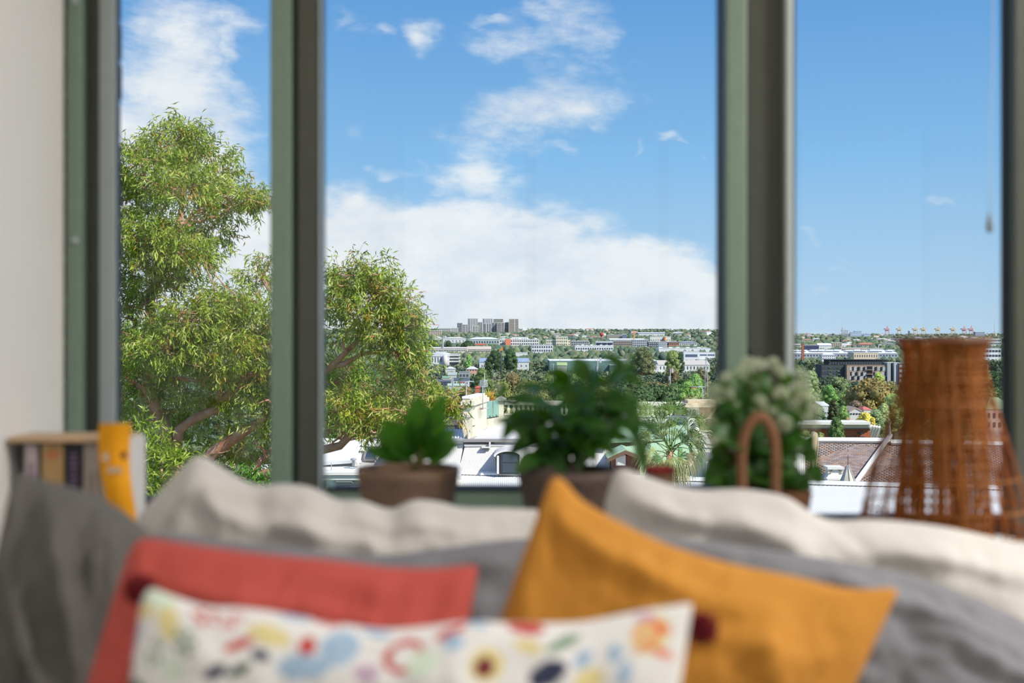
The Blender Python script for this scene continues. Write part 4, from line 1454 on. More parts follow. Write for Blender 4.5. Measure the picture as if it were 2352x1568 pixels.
# ---- house B: grey mansard with the arched dormer, party-wall chimney and balustrade
hB = house('terrace_house', 'pale grey mansard terrace house with an arched dark dormer and a stone balustrade', 1230, 58)
MB().slab(P(1066, 1010, 56), P(1400, 1012, 55), P(1400, 968, 62.4), P(1140, 966, 62.4), .2).build('roof', M_pale, hB)
bxp(1064, 1405, 1010, 1015, 55.5, 56.1).build('gutter', M_gut, hB)
bxp(1066, 1400, 1015, 1020, 55.8, 56.2).build('fascia', mat('fascia_grey', (140, 134, 134), 0.6), hB)
bxp(1066, 1400, 1020, 1024.5, 55.6, 56.0).build('frieze', M_mans, hB)
MB().corr(P(1068, 1024, 55.7), P(1400, 1026, 55.5), P(1052, 1088, 54.9), P(1400, 1092, 54.4), 98, .006).build('mansard', M_mans, hB)
wallbox(1058, 1400, 1030, 56.3, 63, M_cream, hB, 'house_body')
bxp(1123, 1127, 1015, 1030, 55.4, 55.7).build('downpipe', M_mans, hB)
v_ = bxp(1106, 1124, 1026, 1029, 55.3, 55.7).build('vent', M_mans, hB)
bxp(1107, 1122, 1029, 1031, 55.32, 55.6).build('vent_slot', M_dark, v_)
# arched dormer
dw = 54.0
cxp, rx_ = 1167, 33
poly = []
for k in range(13):
    t = math.pi * k / 12
    p = P(cxp + rx_ * math.cos(t), 1046 - 14 * math.sin(t), dw)
    poly.append((p.x, p.z))
inn = []
for k in range(13):
    t = math.pi * k / 12
    p = P(cxp + (rx_ - 4) * math.cos(t), 1049 - 13 * math.sin(t), dw)
    inn.append((p.x, p.z))
MB().prism(poly + inn[::-1], dw - .15, dw + 2.2).build('dormer_hood', M_mans, hB)
lo = P(1140, 1088, dw)
hi = P(1194, 1049, dw)
MB().prism([(lo.x, lo.z), (hi.x, lo.z)] + [q for q in inn], dw, dw + 2.0).build('dormer_face', M_dark, hB)
bxp(1141, 1146, 1046, 1088, dw - .06, dw + 2).build('dormer_cheek', M_mans, hB)
bxp(1193, 1198, 1046, 1088, dw - .06, dw + 2).build('dormer_cheek', M_mans, hB)
wf = bxp(1151, 1191, 1040, 1086, dw - .05, dw).build('sash_window', M_dark, hB)
bxp(1154, 1188, 1042, 1061, dw - .07, dw - .04).build('pane', M_pane, wf)
bxp(1154, 1188, 1064, 1085, dw - .07, dw - .04).build('pane', M_pane, wf)
# party wall with chimney stack
ch = MB()


def skew(px0, px1, px2, yt, yb, d0, d1, yt2=None):
    """a block whose front spans px0..px1 at d0 and whose far end stands at px2, d1"""
    a, b_ = P(px0, yt, d0), P(px1, yt, d0)
    c_ = P(px2, yt, d1)
    c_.z = a.z
    dd = Vector((c_.x - b_.x, d1 - d0, 0))
    zb = P(px0, yb, d0).z
    q = [Vector((a.x, d0, zb)), Vector((b_.x, d0, zb)), Vector((b_.x, d0, zb)) + dd, Vector((a.x, d0, zb)) + dd]
    q += [Vector((v.x, v.y, a.z)) for v in q]
    return MB().hexa(q)


skew(1063, 1085, 1118, 930, 1300, 57, 60.0).build('chimney_stack', M_cream, hB)
skew(1058, 1090, 1124, 921, 931, 56.8, 60.4).build('chimney_cornice', M_cream, hB)
skew(1062, 1086, 1119, 915, 921, 56.95, 60.1).build('chimney_neck', M_cream, hB)
skew(1061, 1080, 1114, 910, 915, 56.9, 60.0).build('chimney_coping', M_white, hB)
skew(1079, 1079.6, 1110, 915.5, 917.5, 57.4, 59.5).build('chimney_slots', M_dark, hB)
skew(1064, 1083, 1112, 953, 957, 56.9, 59.6).build('string_course', M_cream, hB)
skew(1065, 1086, 1119, 990, 1300, 56.6, 60.0).build('chimney_base', M_cream, hB)
skew(1074, 1076, 1146, 993, 1300, 56.3, 62.4).build('parapet_step', M_cream, hB)
MB().slab(P(1077, 1008, 56.2), P(1086, 1008, 56.2), P(1148, 970, 62.2), P(1140, 964, 62.2), .06).build('flashing', M_flash, hB)
a_ = P(1118, 962, 60.1)
b_ = P(1146, 957, 62.3)
MB().hexa([(a_.x, a_.y, -8), (a_.x + .25, a_.y, -8), (b_.x + .25, b_.y, -8), (b_.x, b_.y, -8), (a_.x, a_.y, a_.z), (a_.x + .25, a_.y, a_.z), (b_.x + .25, b_.y, b_.z), (b_.x, b_.y, b_.z)]).build('parapet_wall', M_cream, hB)
gl = empty('glass_balustrade', P(1130, 962, 61), 'two frosted green glass panels beside the chimney', 'glass panel')
for (u0, u1) in ((0.0, .48), (.52, 1.0)):
    p0, p1 = a_.lerp(b_, u0), a_.lerp(b_, u1)
    t0, t1 = P(1117 + 26 * u0, 921 - 3 * u0, p0.y), P(1117 + 26 * u1, 921 - 3 * u1, p1.y)
    MB().hexa([(p0.x, p0.y, p0.z + .05), (p1.x, p1.y, p1.z + .05), (p1.x, p1.y + .03, p1.z + .05), (p0.x, p0.y + .03, p0.z + .05),
               (p0.x, p0.y, t0.z), (p1.x, p1.y, t1.z), (p1.x, p1.y + .03, t1.z), (p0.x, p0.y + .03, t0.z)]).build('pane', M_frost, gl)
    MB().box(p0.lerp(p1, .5).x - .03, p0.lerp(p1, .5).x + .03, p0.lerp(p1, .5).y - .03, p0.lerp(p1, .5).y + .03, p0.z - .06, p0.z + .12).build('clamp', M_dark, gl)


# ---- roof-terrace balustrade
def DB(px):
    return 62.6 - (px - 1150) * 0.004


bal = house('balustrade', 'cream stone balustrade with bulbous balusters along the roof terrace', 1370, 62)


def strip(px0, px1, y0, y1, fwd, back, m_, name, par):
    a, b_ = P(px0, 0, DB(px0)), P(px1, 0, DB(px1))
    za, zb = P(px0, y0, DB(px0)).z, P(px0, y1, DB(px0)).z
    MB().hexa([(a.x, a.y - fwd, zb), (b_.x, b_.y - fwd, zb), (b_.x, b_.y + back, zb), (a.x, a.y + back, zb), (a.x, a.y - fwd, za), (b_.x, b_.y - fwd, za), (b_.x, b_.y + back, za), (a.x, a.y + back, za)]).build(name, m_, par, bevel=.02)


strip(1158, 1580, 919, 929, .14, .16, M_cream, 'top_rail', bal)
strip(1158, 1580, 949.5, 953, .13, .15, M_cream, 'bottom_rail', bal)
strip(1156, 1580, 953, 964.5, .08, .16, M_cream, 'parapet_base', bal)
strip(1150, 1580, 964, 971, .10, .0, M_flash, 'flashing', bal)
z0b = P(1158, 949.5, DB(1158)).z
hb = P(1158, 929, DB(1158)).z - z0b
prof_b = [(.075, 0), (.075, .04), (.045, .07), (.06, .12), (.088, .20), (.085, .26), (.05, .33), (.04, .36), (.062, .38), (.04, .40), (.055, .42), (.075, .425), (.075, 1)]
prof_b = [(r, z * hb / .44 if z < 1 else hb) for r, z in prof_b]
bb = MB().lathe((0, 0, 0), prof_b, 14).build('baluster', M_cream, bal, origin=(0, 0, 0))
bme_ = bb.data
k = 0
px = 1168.0
while px < 1574:
    q = P(px, 0, DB(px))
    o = bb if k == 0 else link('baluster', bme_, bal)
    o.location = Vector((q.x, q.y, z0b)) - world_loc(bal)
    px += 10.8 if k % 9 else 12.5
    k += 1


def pier(px0, px1, yt, yb, d_, m_, name, par, cap=True):
    a, b_ = P(px0, yt, d_), P(px1, yt, d_)
    w_ = b_.x - a.x
    zb = P(px0, yb, d_).z
    MB().box(a.x, b_.x, d_, d_ + w_, zb, a.z).build(name, m_, par, bevel=.02)
    if cap:
        c_ = ((a.x + b_.x) / 2, d_ + w_ / 2)
        o_ = w_ * .5 + .13
        MB().box(c_[0] - o_, c_[0] + o_, c_[1] - o_, c_[1] + o_, a.z, a.z + .09).build('pier_cap', m_, par)
        vs = [(c_[0] - o_, c_[1] - o_, a.z + .09), (c_[0] + o_, c_[1] - o_, a.z + .09), (c_[0] + o_, c_[1] + o_, a.z + .09), (c_[0] - o_, c_[1] + o_, a.z + .09), (c_[0], c_[1], a.z + .24)]
        MB().add(vs, [(3, 2, 1, 0), (0, 1, 4), (1, 2, 4), (2, 3, 4), (3, 0, 4)]).build('pier_point', m_, par)


pier(1144, 1157, 920, 968, 62.3, M_cream, 'pier', bal)
pier(1580, 1606, 934, 1010, 60.2, M_white, 'pier', bal, False)
bxp(1574, 1650, 926, 935, 59.9, 61.4).build('cornice', M_stone, bal)
bxp(1580, 1644, 919, 926, 60.0, 61.2).build('coping', M_stone, bal)
bxp(1606, 1660, 935, 962, 60.4, 61.2).build('frieze', M_stone, bal)
bxp(1600, 1664, 962, 968, 60.0, 61.2).build('cornice', M_stone, bal)
bxp(1608, 1660, 968, 1004, 60.3, 61.2).build('stone_wall', M_stone, bal)

# ---- antique chimney with terracotta pots
ck = house('chimney', 'old sandstone chimney with terracotta pots behind the trailing plant', 1245, 57, 'chimney')
bxp(1222, 1275, 1018, 1300, 56.0, 57.0).build('stack', M_stone, ck)
bxp(1218, 1280, 1013, 1018, 55.9, 57.1).build('cornice', M_stone, ck)
bxp(1214, 1284, 1036, 1042, 55.8, 57.1).build('cornice', M_stone, ck)
for px in (1235, 1248, 1262):
    MB().lathe(P(px, 1013, 56.5), [(.15, 0), (.12, .22), (.14, .24), (.14, .30), (.09, .30), (.09, .05)], 14).build('chimney_pot', M_terra, ck)
for px in (1232, 1246, 1260):
    q = P(px, 1033, 55.95)
    r = .11
    poly = [(q.x - r, q.z), (q.x + r, q.z)] + [(q.x + r * math.cos(t), q.z + .15 + r * math.sin(t)) for t in [math.pi * j / 8 for j in range(9)]]
    MB().prism(poly, 55.94, 56.0).build('arch_panel', M_brown, ck)

# ---- house C: pale green sheet roof with a small gabled dormer
hC = house('terrace_house', 'pale green corrugated roof house with a brown gabled dormer behind the palm', 1480, 57)
MB().corr(P(1400, 1030, 55.8), P(1596, 1004, 55.6), P(1395, 1094, 54.3), P(1571, 1102, 53.8), 56, .007).build('mansard', M_pgreen, hC)
wallbox(1402, 1578, 1010, 57.5, 62, M_cream, hC, 'house_body')
MB().slab(P(1402, 1012, 56), P(1578, 1004, 55.8), P(1578, 972, 61), P(1402, 972, 61), .1).build('roof', M_pgreen, hC)
bxp(1406, 1470, 1046, 1092, 54.0, 55.4).build('dormer', mat('dormer_brown', (136, 84, 66), 0.8, 0.1), hC)
q0, q1, q2 = P(1396, 1048, 53.8), P(1436, 1030, 53.8), P(1486, 1048, 53.8)
for (u, v) in ((q0, q1), (q1, q2)):
    MB().hexa([(u.x, 53.7, u.z - .10), (v.x, 53.7, v.z - .10), (v.x, 55.7, v.z - .10), (u.x, 55.7, u.z - .10), (u.x, 53.7, u.z), (v.x, 53.7, v.z), (v.x, 55.7, v.z), (u.x, 55.7, u.z)]).build('dormer_roof', M_pgreen, hC)
    MB().hexa([(u.x, 53.62, u.z - .22), (v.x, 53.62, v.z - .22), (v.x, 53.7, v.z - .22), (u.x, 53.7, u.z - .22), (u.x, 53.62, u.z - .06), (v.x, 53.62, v.z - .06), (v.x, 53.7, v.z - .06), (u.x, 53.7, u.z - .06)]).build('bargeboard', M_brown, hC)
lw = bxp(1415, 1437, 1045, 1069, 53.9, 54.0).build('window_frame', M_white, hC)
for k in range(8):
    bxp(1418, 1434, 1047.5 + k * 2.6, 1049.4 + k * 2.6, 53.86, 53.9).build('louvre', M_white, lw)
bxp(1560, 1568, 1030, 1098, 53.7, 54.2).build('valley_gutter', mat('gutter_green', (120, 170, 96), 0.5), hC)
# raking party wall
pw = MB().slab(P(1571, 1101, 53.6), P(1591, 1101, 53.6), P(1612, 1002, 55.6), P(1596, 1002, 55.6), 1.2)
pw.build('party_wall', M_white, hC)

# ---- house D: cream mansard
hD = house('terrace_house', 'cream corrugated mansard house half hidden behind the flowering plant', 1700, 56)
MB().corr(P(1612, 1008, 55.5), P(1850, 1014, 55), P(1592, 1104, 53.6), P(1850, 1112, 52.6), 66, .007).build('mansard', mat('sheet_cream', (226, 220, 206), 0.5, 0.03), hD)
wallbox(1612, 1850, 1004, 56, 61, M_cream, hD, 'house_body')
MB().tube(smooth_path([P(1612, 1004, 55.2), P(1613, 1016, 55), P(1640, 1022, 54.9), P(1700, 1024, 54.8)], 14), .04, 8).build('handrail', M_flash, hD)
bxp(1622, 1690, 1050, 1106, 53.3, 54.9).build('dormer', M_cream, hD)
bxp(1619, 1694, 1047, 1052, 53.2, 54.9).build('dormer_roof', M_gut, hD)
bxp(1630, 1680, 1058, 1100, 53.2, 53.4).build('dormer_window', M_dark, hD)

# ---- house E: slate-tiled roof with white ridges
hE = house('terrace_house', 'old house with a brown slate-tiled roof and white ridge capping', 2080, 55)
rA, rB = P(1836, 1012, 57.2), P(2400, 1024, 55.2)
eA, eB = P(1820, 1124, 54.4), P(2420, 1136, 52.4)
MB().slab(eA, eB, rB, rA, .12).build('roof_deck', M_brown, hE)
wallbox(1850, 2420, 1100, 55.4, 62, M_cream, hE, 'house_body')
TP = [(164, 146, 140), (170, 140, 126), (154, 140, 138), (178, 144, 124), (152, 134, 128), (170, 154, 150), (146, 126, 120)]
M_tile = mat('slate_tile', (140, 116, 108), 0.75, 0.15, 3, objcol=True)
M_tilej = mat('slate_tile_joined', (140, 116, 108), 0.75, attr='Col')
rows, cols_ = 38, 52
sl = (rA - eA)
nrm = (eB - eA).cross(rA - eA).normalized()
if nrm.z < 0:
    nrm = -nrm
tb = MB().box(0, 1, 0, 1, 0, 1)
t0 = tb.build('tile', M_tile, hE, origin=(0, 0, 0))
tme = t0.data
cand = []
for r in range(rows):
    for c_ in range(cols_):
        u0 = (c_ + (.5 if r % 2 else 0)) / cols_
        v0 = r / rows
        a = eA.lerp(eB, u0).lerp(rA.lerp(rB, u0), v0)
        b_ = eA.lerp(eB, u0 + .965 / cols_).lerp(rA.lerp(rB, u0 + .965 / cols_), v0)
        c2_ = eA.lerp(eB, u0).lerp(rA.lerp(rB, u0), v0 + 1.15 / rows)
        px_ = CX + a.x / a.y * K
        py_ = HY - (a.z - CZ) / a.y * K
        cand.append((abs(px_ - 1975) + 3 * abs(py_ - 1060), a, b_, c2_))
cand.sort(key=lambda t: t[0])
rt = random.Random(9)
JV, JF, JC = [], [], []
first = True
for i, (_, a, b_, c2_) in enumerate(cand):
    ex, ey = b_ - a, c2_ - a
    lift = nrm * (.004 + rt.random() * .006)
    o_ = a + lift + nrm * .010
    ey2 = ey - nrm * .010
    nz = nrm * .013
    col = rt.choice(TP)
    if i < 280:
        o = t0 if first else link('tile', tme, hE)
        first = False
        Mx = Matrix((ex, ey2, nz)).transposed().to_4x4()
        Mx.translation = o_ - world_loc(hE)
        o.matrix_local = Mx
        o.color = lin(col)
    else:
        k0 = len(JV)
        for (s, t, h_) in ((0, 0, 0), (1, 0, 0), (1, 1, 0), (0, 1, 0), (0, 0, 1), (1, 0, 1), (1, 1, 1), (0, 1, 1)):
            JV.append(o_ + ex * s + ey2 * t + nz * h_ - world_loc(hE))
            JC.append(lin(col)[:3])
        JF += [(k0 + 4, k0 + 5, k0 + 6, k0 + 7), (k0, k0 + 1, k0 + 5, k0 + 4), (k0 + 1, k0 + 2, k0 + 6, k0 + 5), (k0 + 3, k0, k0 + 4, k0 + 7)]
o = link('outer_tiles', np_mesh('outer_tiles', np.array([tuple(v) for v in JV]), np.array(JF), M_tilej, np.array(JC)), hE)
o['kind'] = 'stuff'
# white ridge capping, hip capping and finial


def beam(a, b_, w_, h_):
    a, b_ = Vector(a), Vector(b_)
    t = (b_ - a).normalized()
    s = t.cross(nrm).normalized() * w_ / 2
    n_ = nrm * h_
    return MB().hexa([a - s, a + s, b_ + s, b_ - s, a - s + n_, a + s + n_, b_ + s + n_, b_ - s + n_])


beam(rA + nrm * .01 + Vector((-.2, 0, 0)), P(2044, 1014, 56.4) + nrm * .02, .26, .10).build('ridge_capping', M_white, hE)
beam(P(2046, 1017, 56.3), rB + nrm * .01, .26, .10).build('ridge_capping', M_white, hE)
beam(P(1966, 1112, 54.0) + nrm * .05, P(2046, 1002, 56.6) + nrm * .05, .17, .10).build('hip_capping', M_white, hE)
MB().tube([P(2044, 1003, 56.5), P(2043.5, 993, 56.5), P(2043, 975, 56.5), P(2042.5, 968, 56.5)], [.075, .055, .04, .035], 10).build('finial', M_white, hE)
MB().lathe(P(2042.5, 967.5, 56.5), [(.01, -.03), (.055, .0), (.06, .04), (.04, .08), (.01, .1)], 12).build('finial_ball', M_white, hE)
# small white parapet stack
sk = house('chimney', 'white moulded chimney standing in front of the slate roof', 1919, 52, 'chimney')
for (x0_, x1_, y0_, y1_, f, m_) in ((1904, 1936, 1078, 1140, 0, M_white), (1901, 1939, 1072.5, 1078, .1, M_white), (1902.5, 1937.5, 1090, 1093, .04, M_white), (1900.5, 1939.5, 1093, 1096, .08, M_white), (1898, 1942, 1096, 1099, .14, M_white), (1895.5, 1944, 1099, 1103, .2, M_white), (1899, 1941, 1103, 1140, .10, M_cream)):
    bxp(x0_, x1_, y0_, y1_, 52.6 - f, 53.2 + f).build('moulding', m_, sk)
q = P(1919, 1088, 52.58)
ra = .20
MB().prism([(q.x + (ra + w_) * math.cos(t), q.z + (ra + w_) * math.sin(t)) for w_, rng in ((0, range(9)), (.035, range(8, -1, -1))) for t in [math.pi * j / 8 for j in rng]], 52.56, 52.6).build('arch_moulding', M_gut, sk)
for s in (-1, 1):
    MB().box(q.x + s * .18 - (.1 if s < 0 else -.02) - .03, q.x + s * .18 + (.1 if s > 0 else -.02) + .03, 52.57, 52.6, q.z + .02, q.z + .11).build('arch_panel', M_cream, sk)
# spire
spq = house('spire', 'small ribbed cream spire topped by a thin ornate finial rod', 1948, 51.5, 'spire')
c_ = P(1947.5, 1120, 51.8)
MB().lathe(c_, [(.62, -1.5), (.46, 0), (.30, .28), (.11, .72), (.03, .92)], 8, smooth=False).build('spire_roof', mat('spire_lead', (214, 208, 186), 0.7, 0.06), spq)
for k in range(8):
    t = 2 * math.pi * k / 8
    pts = [Vector((c_.x + (r + .008) * math.cos(t), c_.y + (r + .008) * math.sin(t), c_.z + z)) for r, z in ((.46, 0), (.30, .28), (.11, .72), (.04, .90))]
    MB().tube(pts, .018, 5).build('rib', M_flash, spq)
M_rust = mat('finial_copper', (150, 90, 56), 0.6, 0.2)
MB().tube([c_ + Vector((0, 0, .9)), c_ + Vector((0, 0, 1.58))], .012, 6).build('rod', mat('iron_dark', (88, 80, 76), 0.6), spq)
MB().lathe(c_ + Vector((0, 0, .90)), [(.01, 0), (.035, .02), (.035, .05), (.01, .075)], 10).build('knob', M_rust, spq)
MB().lathe(c_ + Vector((0, 0, 1.32)), [(.008, 0), (.03, .03), (.022, .09), (.008, .14)], 10).build('knob', M_flash, spq)
for (zz, w_) in ((1.00, .12), (1.20, .05), (1.14, .04)):
    MB().box(c_.x - w_, c_.x + w_, c_.y - .008, c_.y + .008, c_.z + zz, c_.z + zz + .016).build('arm', MATS['iron_dark'], spq)
# cream round-topped gable post
cp = house('gable_post', 'cream round-topped parapet post at the end of the slate roof', 1873, 54, 'post')
poly = []
for (px, py) in ((1866, 1075), (1865, 1045), (1866.5, 1000), (1868.5, 994), (1872.5, 991.5), (1877, 994), (1879, 1000), (1877.5, 1040), (1873, 1075)):
    p = P(px, py, 54.0)
    poly.append((p.x, p.z))
MB().prism(poly, 54.0, 54.35).build('post_body', mat('post_cream', (224, 200, 160), 0.8, 0.08), cp)
MB().prism([(x_ + (.03 if i in (6, 7, 8) else 0), z_) for i, (x_, z_) in enumerate(poly)][6:9] + [(poly[8][0] - .02, poly[8][1])], 53.97, 54.0).build('post_edge', M_stone, cp)
bxp(1836, 1866, 1014, 1034, 55.6, 56.5).build('side_sheet', M_pgreen, cp)

# ---- roof-top aerials and the yellow bromeliad
M_alum = mat('aerial_metal', (190, 192, 196), 0.4, metal=.3)
M_redp = mat('aerial_red', (196, 96, 84), 0.5)


def aerial(label, px, ytop, ybot, d_, boom=None, grid=None, yag=None):
    e = house('television_aerial', label, px, d_, 'aerial')
    t, b_ = P(px, ytop, d_), P(px, ybot, d_)
    MB().tube([b_, t], .022, 6).build('mast', M_alum, e)
    if boom:
        x0_, x1_, yy = boom
        a, c_ = P(x0_, yy, d_), P(x1_, yy, d_)
        MB().tube([a, c_], .018, 6).build('boom', M_alum, e)
        n = 9
        for k in range(n):
            p = a.lerp(c_, (k + .3) / n)
            MB().tube([p - Vector((0, .5, 0)), p + Vector((0, .5, 0))], .008, 4).build('element', M_alum, e)
        MB().box(a.x, a.x + (c_.x - a.x) * .38, d_ - .02, d_ + .02, a.z - .06, a.z - .02).build('reflector', M_redp, e)
    if grid:
        x0_, x1_, y0_, y1_ = grid
        for k in range(8):
            yy = y0_ + (y1_ - y0_) * k / 7
            MB().tube([P(x0_ + (k % 2) * 2, yy, d_ - .1), P(x1_ - (k % 3), yy, d_ - .1)], .016, 5).build('element', M_alum, e)
        for xx in (x0_ + 4, x1_ - 4):
            MB().tube([P(xx, y0_, d_ - .12), P(xx, y1_, d_ - .12)], .014, 5).build('frame_rod', M_alum, e)
    return e


aerial('tall thin aerial with a long horizontal boom above the chimney', 1071, 876, 985, 58, boom=(1055, 1089, 875.5))
aerial('mesh panel aerial on a mast beside the yellow bromeliad', 1113, 855, 945, 60, grid=(1100, 1121, 873, 888))
aerial('thin mast aerial with short cross rods on the chimney side', 1109, 885, 940, 58.5, boom=(1100, 1124, 937))
aerial('white boom aerial above the roof terrace behind the palm', 1614, 888, 930, 61, boom=(1588, 1620, 888))
br = house('bromeliad', 'large yellow and orange spiky bromeliad in a terracotta pot on the parapet', 1124, 62.8, 'plant')
M_brom = [mat('bromeliad_yellow', (226, 186, 56), 0.5, 0.15, 3, trans=.25), mat('bromeliad_orange', (226, 132, 56), 0.5, 0.15, 3, trans=.25), mat('bromeliad_green', (186, 178, 70), 0.5, 0.15, 3, trans=.25)]
bc = P(1123, 921, 62.8)
for k in range(34):
    t = math.radians(-12 + 204 * (k % 17) / 16 + rnd.uniform(-5, 5))
    L_ = rnd.uniform(.38, .66)
    tip = bc + Vector((math.cos(t) * L_ * .85, rnd.uniform(-.35, .35), max(.0, math.sin(t)) * L_ + .02))
    leaf_obj(bc, tip, .075, (0, -1, .3), M_brom[k % 3], br, bend=.1, n=4)
MB().lathe(P(1129, 928, 62.7), [(.10, 0), (.15, .20), (.16, .24), (.12, .24), (.11, .2)], 16).build('pot', M_terra, br)

# ---- fan palm
pm = house('fan_palm', 'shaggy fan palm with drooping fronds in front of the balustrade', 1536, 45, 'palm')
M_palm = [mat('palm_green', (128, 156, 78), 0.5, 0.2, 3, trans=.3), mat('palm_light', (172, 182, 112), 0.5, 0.2, 3, trans=.3), mat('palm_dry', (186, 176, 128), 0.7, 0.2, 3, trans=.2), mat('palm_deep', (92, 122, 66), 0.5, 0.2, 3, trans=.3)]
pc = P(1538, 1035, 45)
MB().tube(smooth_path([Vector((pc.x, 45, gz_(pc.x, 45))), Vector((pc.x + .05, 45, pc.z - 3)), pc], 12), .17, 10, r1=.12).build('trunk', M_bark, pm)
fr_spec = [(1440, 900, 1), (1470, 905, 0), (1500, 935, 3), (1540, 885, 0), (1566, 895, 0), (1520, 915, 0), (1612, 915, 1), (1640, 935, 0), (1465, 960, 3), (1495, 965, 0), (1545, 945, 0), (1600, 960, 3), (1622, 990, 3), (1462, 1000, 1), (1470, 1030, 3), (1510, 985, 1),
           (1585, 1000, 3), (1605, 1030, 0), (1478, 1055, 2), (1500, 1075, 2), (1520, 1085, 2), (1540, 1090, 2), (1560, 1085, 2), (1580, 1075, 2), (1600, 1055, 2), (1495, 1050, 1), (1560, 985, 0), (1525, 960, 1), (1648, 960, 1), (1625, 1005, 1), (1455, 980, 1),
           (1510, 1060, 3), (1575, 1055, 3), (1535, 1065, 2), (1550, 1060, 1)]
for (tx, ty, mi) in fr_spec:
    hub = P(tx, ty, 45 + rnd.uniform(-.9, .6) - (.35 if ty > 1040 else 0))
    hang = max(0.0, (ty - 930) / 120.0)
    base = pc + Vector((rnd.uniform(-.1, .1), rnd.uniform(-.1, .1), rnd.uniform(-.2, .1)))
    h0 = base.lerp(hub, .62)
    ax = (hub - base).normalized()
    mb = MB()
    mb.tube(smooth_path([base, base.lerp(h0, .5) + Vector((0, 0, .06)), h0], 6), .018, 5, r1=.010)
    sd = ax.cross(Vector((rnd.uniform(-.3, .3), -1, rnd.uniform(-.2, .3)))).normalized()
    nn_ = ax.cross(sd)
    nl = 34
    Ls = rnd.uniform(.55, .9)
    for k in range(nl):
        t = math.radians(-70 + 140 * k / (nl - 1) + rnd.uniform(-4, 4))
        dv = ax * math.cos(t) + sd * math.sin(t)
        L1 = Ls * (.62 + .38 * math.cos(t)) * rnd.uniform(.75, 1.15)
        p1 = h0 + dv * L1 * .55 + nn_ * .05
        p2 = h0 + dv * L1 * .8 + Vector((0, 0, -1)) * L1 * (.12 + .30 * hang)
        p3 = h0 + dv * L1 * .9 + Vector((0, 0, -1)) * L1 * (.30 + .45 * hang)
        w_ = .013
        s2 = dv.cross(nn_).normalized()
        mb.add([h0, p1 - s2 * w_, p1 + s2 * w_, p2 - s2 * w_ * .7, p2 + s2 * w_ * .7, p3], [(0, 1, 2), (1, 3, 4, 2), (3, 5, 4)])
    mb.build('frond', M_palm[mi], pm)
# ------------------------------------------------------------------ the suburb beyond: buildings
MARKS = []
VIS = []        # what the view shows of each building: (x0, x1, y0, y1, distance)


def far_mat(col, rough=0.8):
    return mat('paint_%d_%d_%d' % tuple(col), col, rough, 0.05, 0.2, spec=0.2)


GLASSD = mat('far_window', (74, 84, 98), 0.3, spec=0.5)
WIN_CACHE = {}


def win_mesh(w_, h_, m_):
    key = (round(w_, 2), round(h_, 2), m_.name)
    if key not in WIN_CACHE:
        o = MB().box(-w_ / 2, w_ / 2, -.12, .1, -h_ / 2, h_ / 2)
        me = bpy.data.meshes.new('window')
        me.from_pydata(o.v, [], o.f)
        me.materials.append(m_)
        WIN_CACHE[key] = me
    return WIN_CACHE[key]


def windows(e, x0, x1, y0, y1, D, rows, cols, fw=.55, fh=.5, m_=None, name='window', skip=0.0):
    """rows x cols of window panels on the front at distance D inside the pixel rectangle"""
    cw, chh = (x1 - x0) / cols, (y1 - y0) / rows
    me = win_mesh(cw * fw / K * D, chh * fh / K * D, m_ or GLASSD)
    for r in range(rows):
        for c in range(cols):
            if skip and rnd.random() < skip:
                continue
            p = P(x0 + cw * (c + .5), y0 + chh * (r + .5), D)
            link(name, me, e, p - world_loc(e))


